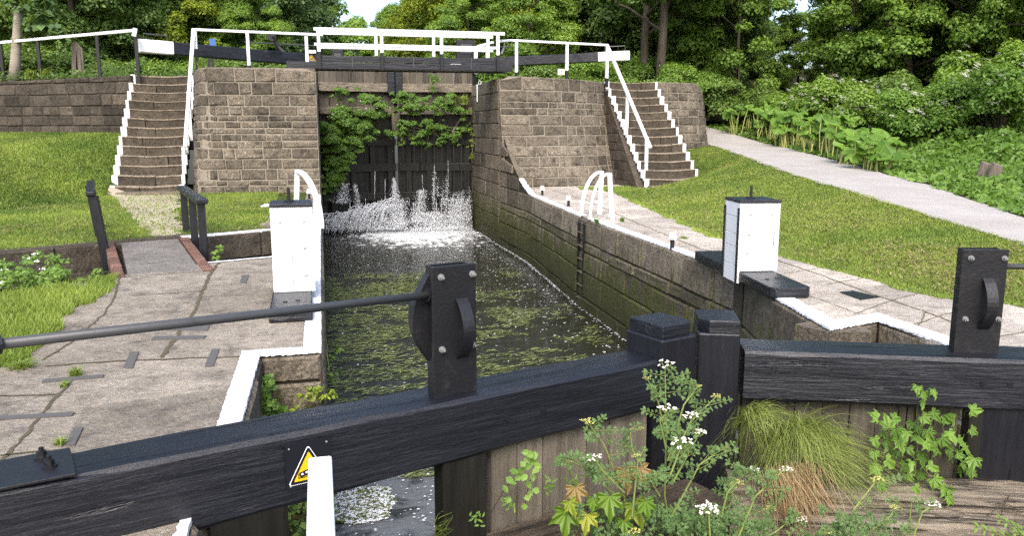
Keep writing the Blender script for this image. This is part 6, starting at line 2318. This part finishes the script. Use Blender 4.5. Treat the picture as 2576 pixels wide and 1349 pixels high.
def lobed(m, c, nrm, updir, s, lobes, rgx, tint, deep=.5, curl=.12):
    """palmate leaf: toothed lobes round a centre, folded along the veins"""
    nrm = Vector(nrm).normalized()
    a = Vector(updir); a = (a - nrm * a.dot(nrm)).normalized(); b = nrm.cross(a)
    n = lobes
    pts = []
    span = R(260)
    for k in range(n):
        g0 = -span / 2 + span * (k + .5) / n
        l = s * (1.0 - .42 * abs(k - (n - 1) / 2) / ((n - 1) / 2)) * rgx.uniform(.92, 1.08)
        st = span / n
        for f, q in ((-.5, l * (1 - deep)), (-.27, l * .72), (-.16, l * .78), (0, l), (.16, l * .78), (.27, l * .72)):
            if f == -.5 and k == 0: continue
            gg = g0 + st * f
            pts.append((gg, q, 0 if f in (-.5,) else (.06 if f else -.1)))
    pts.append((span / 2, s * .3, 0)); pts.insert(0, (-span / 2, s * .3, 0))
    ring = [c + (a * math.cos(g_) + b * math.sin(g_)) * q - nrm * (s * curl * (q / s) ** 2) + nrm * s * h_ for g_, q, h_ in pts]
    base = c - a * s * .05
    for k in range(len(ring) - 1):
        m.face([base, ring[k], ring[k + 1]], min(1, max(0, tint + rgx.uniform(-.05, .05))))


def oval(m, c, nrm, updir, l, w, rgx, tint):
    nrm = Vector(nrm).normalized(); a = Vector(updir); a = (a - nrm * a.dot(nrm)).normalized(); b = nrm.cross(a)
    P = [c - a * l * .5, c - a * l * .15 + b * w * .5 + nrm * l * .07, c + a * l * .2 + b * w * .38 + nrm * l * .05, c + a * l * .55, c + a * l * .2 - b * w * .38 + nrm * l * .05, c - a * l * .15 - b * w * .5 + nrm * l * .07]
    mid = c + a * l * .0 - nrm * l * .02
    for k in range(6): m.face([mid, P[k], P[(k + 1) % 6]], min(1, max(0, tint + rgx.uniform(-.04, .04))))


# ---- water dropwort: branching stems, feathery leaves, white umbels
def umbel(parent, c, r_, white, rgx):
    ms = MB(); mf = MB()
    n = rgx.randint(9, 13)
    hub = c - Vector((0, 0, r_ * .75))
    for k in range(n):
        g_ = 2.4 * k; q = r_ * math.sqrt((k + .5) / n)
        e = c + Vector((q * math.cos(g_), q * math.sin(g_) * .8, -.25 * q * q / r_ + rgx.uniform(-.15, .15) * r_))
        ms.tube([hub, e], .0011, 4, .6)
        for i in range(7):
            o = e + Vector((rgx.gauss(0, 1), rgx.gauss(0, 1), rgx.gauss(0, .5))) * r_ * .085
            mf.ball(o, r_ * rgx.uniform(.06, .10), 5, 3, (1, 1, .7), rgx.uniform(.4, 1))
    f = mf.build('flower_head', MAT['flower'] if white else MAT['bud'], parent, world=True)
    ms.build('rays', MAT['stem'], f, world=False) if False else ms.build('rays', MAT['stem'], parent, world=True)


def fern_leaf(m, base, tip, w, rgx, tint):
    base, tip = Vector(base), Vector(tip)
    d = tip - base; L = d.length; d.normalize()
    s = d.cross(Vector((0, -1, .4))).normalized()
    nn = Vector((rgx.uniform(-.4, .4), -.8, rgx.uniform(.2, .9))).normalized()
    n = max(3, int(L / .024))
    for k in range(n):
        f = (k + .6) / n
        for sg in (-1, 1):
            c = base + d * L * f + s * sg * w * (1 - f * .6) * rgx.uniform(.6, 1.1)
            z = .0145 * rgx.uniform(.7, 1.35)
            lobed(m, c - s * sg * z * .3, nn + Vector((rgx.uniform(-.4, .4), 0, rgx.uniform(-.3, .3))), s * sg + d * .5, z * 1.25, 3, rgx, tint + rgx.uniform(-.25, .25), .45)
    lobed(m, tip, nn, d, .013, 3, rgx, tint, .45)
    return [(base, tip)]


dw = []
PLANTS = [
    ('tall white flowered dropwort rising in front of the mitre posts', at(1700, 1420, Y=HY - .1), [
        ([(1700, 1400), (1672, 1250), (1676, 1100), (1674, 990), (1673, 922)], [((285, 150), .052, 1)]),
        ([(1676, 1100), (1655, 1010), (1628, 952)], [((170, 250), .022, 0)]),
        ([(1676, 1130), (1660, 1060)], [((290, 430), .055, 1)]),
        ([(1680, 1160), (1720, 1020), (1757, 970)], [((500, 300), .018, 0)]),
        ([(1680, 1180), (1740, 1060), (1800, 1000)], [((610, 360), .028, 0)]),
        ([(1685, 1160), (1735, 1070)], [((450, 480), .042, 1)]),
        ([(1685, 1200), (1715, 1120)], [((385, 650), .062, 1)]),
        ([(1690, 1220), (1760, 1090)], [((505, 590), .040, 1)]),
        ([(1660, 1250), (1590, 1130), (1585, 1080)], [((130, 570), .016, 0)]),
        ([(1690, 1300), (1760, 1170), (1825, 1125)], [((665, 700), .026, 0)])]),
    ('white flowered dropwort spreading left over the rotten beam', at(1600, 1420, Y=HY - .25), [
        ([(1600, 1400), (1570, 1250), (1520, 1120), (1482, 1068)], [((-208, 520), .038, 0)]),
        ([(1570, 1240), (1520, 1190), (1495, 1155)], [((-185, 750), .050, 1)]),
        ([(1560, 1260), (1480, 1180), (1432, 1160)], [((-330, 780), .016, 0)]),
        ([(1590, 1300), (1605, 1160)], [((100, 745), .022, 0)]),
        ([(1600, 1380), (1595, 1340)], [((85, 1225), .038, 0)])]),
    ('white flowered dropwort low at the bottom edge under the sedge', at(1790, 1430, Y=HY - .2), [
        ([(1790, 1400), (1782, 1290)], [((560, 1070), .062, 1)]),
        ([(1790, 1400), (1830, 1240), (1885, 1180)], [((845, 830), .036, 1)]),
        ([(1800, 1400), (1840, 1260), (1850, 1210)], [((740, 920), .044, 0)]),
        ([(1810, 1400), (1880, 1300), (1935, 1278)], [((955, 1080), .034, 0)]),
        ([(1820, 1410), (1950, 1340), (2015, 1290)], [((1155, 1150), .036, 1)]),
        ([(1830, 1420), (1900, 1250), (1975, 1180)], [((1060, 830), .032, 1)])]),
    ('slender dropwort in front of the weathered timbers on the right', at(2110, 1430, Y=HY - .3), [
        ([(2100, 1400), (2150, 1280), (2205, 1210)], [((1640, 890), .038, 0)]),
        ([(2110, 1400), (2240, 1300)], [((1745, 1075), .028, 0)]),
        ([(2280, 1400), (2294, 1250)], []),
        ([(2280, 1400), (2320, 1290), (2345, 1275)], [((1995, 1050), .042, 1)]),
        ([(2080, 1400), (2085, 1340)], [((1330, 1230), .034, 0)])]),
]
for lab, base, brs in PLANTS:
    t = thing('dropwort_plant', lab, 'wild plant', base)
    ms, ml = MB(), MB()
    for br, um in brs:
        y0 = HY - rg.uniform(0, .35)
        P_ = [at(u, v, Y=y0) for u, v in br]
        ms.tube(P_, [.0055 * (1 - .5 * i / (len(P_) - 1)) for i in range(len(P_))], 6, rg.uniform(.3, .9))
        for i in range(len(P_) - 1):
            for q in range(4 if lab[0] != 's' else 2):
                f = rg.random(); b = P_[i] + (P_[i + 1] - P_[i]) * f
                a_ = rg.uniform(-1.2, 1.2) + (math.pi if rg.random() < .5 else 0)
                l = rg.uniform(.05, .14)
                e = b + Vector((l * math.cos(a_), rg.uniform(-.08, .03), l * (.25 + .6 * math.sin(a_) ** 2)))
                fern_leaf(ml, b, e, .022, rg, .5)
                ms.tube([b, e], .0015, 4, .5)
        for (x, y), r_, wh in um:
            u, v = zz3(x, y); c = at(u, v, Y=y0)
            umbel(t, c, r_, wh, rg)
            ms.tube([P_[-1], c - Vector((0, 0, r_ * .75))], .0025, 5, .6)
    ms.build('stems', MAT['stem'], t, world=True)
    # leafy base
    for q in range(60):
        u = base_u = None
        c0 = at({'t': 1680, 'w': 1560}.get(lab[0], 1700) if 'right' not in lab else 2130, 1300, Y=HY)
        if 'left' in lab: c0 = at(1570, 1290, Y=HY - .15)
        if 'sedge' in lab: c0 = at(1800, 1330, Y=HY - .2)
        if 'right' in lab: c0 = at(2120, 1330, Y=HY - .3)
        b = c0 + Vector((rg.gauss(0, .15), rg.uniform(-.15, .05), rg.gauss(-.04, .05)))
        e = b + Vector((rg.uniform(-.1, .1), rg.uniform(-.06, .02), rg.uniform(-.02, .1)))
        fern_leaf(ml, b, e, .024, rg, .45)
    ml.build('leaves', MAT['dropwort'], t, world=True)

# ---- sedge tufts growing between the planks and the walkway timber
def sedge(label, base, n, L, dirs, w, mat, seed, droop, part='blades', spread=.05):
    rgs = random.Random(seed)
    t = thing('sedge_tuft', label, 'sedge', base)
    m = MB()
    for k in range(n):
        b = Vector(base) + Vector((rgs.gauss(0, spread), rgs.uniform(-.03, .03), rgs.gauss(0, .025)))
        a0, a1 = dirs
        a = rgs.uniform(a0, a1)
        d = Vector((math.cos(a), rgs.uniform(-.75, -.1), math.sin(a))).normalized()
        l = L * rgs.uniform(.45, 1.1)
        pts = []
        kx, kz = rgs.gauss(0, .16), rgs.gauss(0, .12); ph = rgs.uniform(0, 6)
        nseg = 6
        for i in range(nseg + 1):
            f = i / nseg
            pts.append(b + d * l * f + Vector((kx * l * f * f + .012 * math.sin(ph + 5 * f) * f, -.04 * f, -droop * l * f * f + kz * l * f * f)))
        sd = Vector((-d.z, .3, d.x)).normalized() * w * .5
        ti = rgs.uniform(0, 1)
        for i in range(nseg):
            w0, w1 = 1 - i / nseg * .8, 1 - (i + 1) / nseg * .8
            m.face([pts[i] - sd * w0, pts[i] + sd * w0, pts[i + 1] + sd * w1, pts[i + 1] - sd * w1], ti)
    m.build(part, mat, t, world=True)
    return t


sb = at(1985, 1110, Y=3.85)
sedge('arching green sedge tuft hanging from the right gate planks', sb, 1000, .60, (R(-20), R(150)), .0042, MAT['sedge'], 7, .75)
sedge('straggly green sedge hanging against the right mitre post', at(1895, 1050, Y=3.92), 420, .40, (R(-80), R(200)), .004, MAT['sedge'], 8, .8, spread=.04)
sedge('brown dead sedge blades hanging below the green sedge tuft', at(1990, 1180, Y=3.72), 420, .30, (R(-125), R(-50)), .004, MAT['straw'], 9, .35, spread=.085)
sedge('small grass tuft at the bottom of the dark paddle post', at(1105, 1345, Y=3.5), 46, .11, (R(40), R(140)), .004, MAT['grass'], 10, .15, spread=.02)

# ---- vine with lobed leaves on the right leaf
t = thing('bramble_vine', 'green vine with lobed leaves climbing the right gate', 'vine', at(2250, 1200, Y=3.72))
ml, ms = MB(), MB()
LV = [(1640, 510), (1710, 570), (1830, 600), (1620, 640), (1930, 500), (1930, 410), (1945, 345), (1995, 330), (2240, 460), (2240, 580), (2160, 640), (2200, 690), (2020, 700), (1950, 660), (1620, 730), (1700, 780), (1620, 810), (1860, 790), (1970, 810), (1830, 870), (1880, 950), (2060, 950), (2000, 900), (2090, 1010), (2260, 770), (2240, 850), (2180, 800), (2150, 740), (2100, 600), (1780, 650), (1740, 510), (1920, 980), (2110, 960), (1660, 940), (1900, 310), (1960, 590), (1860, 540), (2060, 520), (1760, 720), (2050, 640), (2100, 700), (2290, 800), (1840, 700), (1930, 740), (1700, 650), (1990, 470), (1670, 600), (1760, 590), (1690, 700), (1800, 820), (1930, 870), (1960, 930), (2030, 970), (2200, 740), (2180, 830), (1880, 620), (2130, 520), (1900, 560)]
prev = None
for k, (x, y) in enumerate(LV):
    u, v = zz3(x, y)
    c = at(u, v, Y=3.70 - rg.uniform(0, .16) - (.06 if y > 900 else 0))
    back = k > 33 and k not in (34,)
    if back: c = at(u, v, Y=3.74)
    s = rg.uniform(.056, .09) * (.72 if y < 420 else 1)
    lobed(ml, c, (rg.uniform(-.5, .5), -.9, rg.uniform(.25, 1.0)), (rg.uniform(-.6, .6), -.3, rg.uniform(-1, .3)), s, 5 if rg.random() < .6 else 3, rg, (.35 if back else .75) + rg.uniform(-.25, .2), .42, .25)
    q = at(*zz3(x + rg.uniform(-60, 60), y + rg.uniform(40, 110)), Y=3.76)
    ms.tube([c, (c + q) / 2 + Vector((0, .02, .01)), q], [.0012, .0015, .002], 4, .5)
for path in ([(1920, 300), (1930, 480), (1900, 650), (1880, 850), (1900, 1000)], [(2230, 440), (2200, 600), (2160, 700), (2220, 850)], [(1640, 520), (1740, 620), (1850, 740), (1950, 850), (2080, 1000)]):
    ms.tube([at(*zz3(*p), Y=3.75) for p in path], .0025, 5, .4)
ml.build('leaves', MAT['leaf_fresh'], t, world=True); ms.build('stems', MAT['stem'], t, world=True)

# ---- poplar-leaved climber on the left planks
t = thing('sapling', 'small climber with bright oval leaves on the left gate planking', 'sapling', at(1310, 1300, Y=3.72))
ml, ms = MB(), MB()
for x, y in ((1480, 830), (1520, 842), (1480, 880), (1390, 910), (1460, 950), (1420, 950), (1540, 900), (1360, 970), (1330, 1030), (1490, 1000), (1500, 1060), (1470, 780), (1500, 795), (1450, 860), (1350, 1105), (1460, 1150), (1530, 800), (1435, 905), (1550, 870), (1385, 985), (1520, 950), (1480, 1090), (1540, 1040)):
    u, v = zz2(x, y); c = at(u, v, Y=3.66 - rg.uniform(0, .05))
    oval(ml, c, (rg.uniform(-.5, .5), -1, rg.uniform(.1, .8)), (rg.uniform(-.8, .8), 0, rg.uniform(-1, .4)), rg.uniform(.034, .05), rg.uniform(.03, .038), rg, rg.uniform(.4, 1))
ms.tube([at(*zz2(*p), Y=3.70) for p in ((1230, 1200), (1330, 1020), (1420, 940), (1480, 860), (1470, 770))], .002, 5, .3)
ms.tube([at(*zz2(*p), Y=3.70) for p in ((1460, 1160), (1490, 1000), (1540, 880))], .0018, 5, .3)
ml.build('leaves', MAT['leaf_fresh'], t, world=True); ms.build('stems', MAT['bark'], t, world=True)
for x, y, lab in ((1640, 1000, 'small narrow leaved weed on the rotten beam'), (1350, 1120, 'tiny weed at the foot of the left gate planking'), (1780, 970, 'small weed at the left gate planking near the dropwort'), (1130, 1225, 'tiny weed beside the dark paddle post')):
    t = thing('weed', lab, 'weed', at(*zz2(x, y + 40), Y=3.6))
    ml = MB()
    for k in range(12):
        c = at(*zz2(x + rg.gauss(0, 28), y + rg.gauss(0, 28)), Y=3.6 - rg.uniform(0, .04))
        oval(ml, c, (rg.uniform(-.5, .5), -1, rg.uniform(.1, .9)), (rg.uniform(-1, 1), 0, rg.uniform(-.2, 1)), rg.uniform(.022, .04), .011, rg, rg.uniform(.3, .9))
    ml.build('leaves', MAT['leaf_fresh'], t, world=True)

# ---- sycamore seedlings
for lab, mat, LS in (('sycamore seedling with broad yellow green leaves at the bottom edge', 'maple', ((1750, 1255, 200, .1), (1890, 1265, 170, .85), (2040, 1150, 190, .15), (2210, 1200, 190, .45), (1770, 1160, 130, .5), (1930, 1140, 110, .1), (2290, 1170, 150, .1), (2140, 1290, 130, .05))),
                     ('sycamore seedling with reddish new leaves among the dropwort', 'maple_red', ((1810, 1080, 170, .4), (2150, 965, 180, .4), (2250, 935, 150, .9)))):
    t = thing('sycamore_seedling', lab, 'seedling', at(*zz2(1900, 1420), Y=3.45))
    ml, ms = MB(), MB()
    for x, y, s, ti in LS:
        u, v = zz2(x, y); c = at(u, v - s * .12, Y=3.42 - rg.uniform(0, .12))
        S = s * .36873 / FPX * 3.6 * .92
        lobed(ml, c, (rg.uniform(-.35, .35), -.85, rg.uniform(.4, .9)), (rg.uniform(-.35, .35), -.3, -1), S, 5, rg, ti, .48, .2)
        q = at(*zz2(1900 + (x - 1900) * .5, 1420), Y=3.5)
        ms.tube([c, (c + q) / 2 + Vector((0, .03, .03)), q], [.0016, .002, .003], 5, .2)
    ml.build('leaves', MAT[mat], t, world=True); ms.build('stems', MAT['straw'], t, world=True)
t = thing('ash_seedling', 'sprig of paired oval leaves at the bottom right corner', 'seedling', at(2520, 1400, Y=3.2))
ml, ms = MB(), MB()
for a, b in (((2560, 1360), (2440, 1322)), ((2600, 1350), (2500, 1300)), ((2640, 1380), (2540, 1335))):
    A, B = at(*a, Y=3.25), at(*b, Y=3.2)
    ms.tube([A, B], .0015, 4, .5); d = (B - A)
    for k in range(5):
        f = .2 + .17 * k
        for sg in (-1, 1):
            oval(ml, A + d * f + Vector((0, 0, sg * .014)), (rg.uniform(-.2, .2), -.8, .6), (d.x * .6, 0, sg * .9 * abs(d.x)), .045, .017, rg, rg.uniform(.5, 1))
ml.build('leaves', MAT['leaf_fresh'], t, world=True); ms.build('stems', MAT['stem'], t, world=True)
m = MB()
for pth in ([(2300, 1170), (2400, 1090), (2480, 1010)], [(2410, 1200), (2440, 1090), (2480, 1010)]):
    m.tube([at(*zz3(*p), Y=3.4) for p in pth], [.004, .003, .002], 5)
tag(m.build('dead_twig', MAT['bark']), 'bare brown twig leaning on the weathered timbers at the right', 'twig')
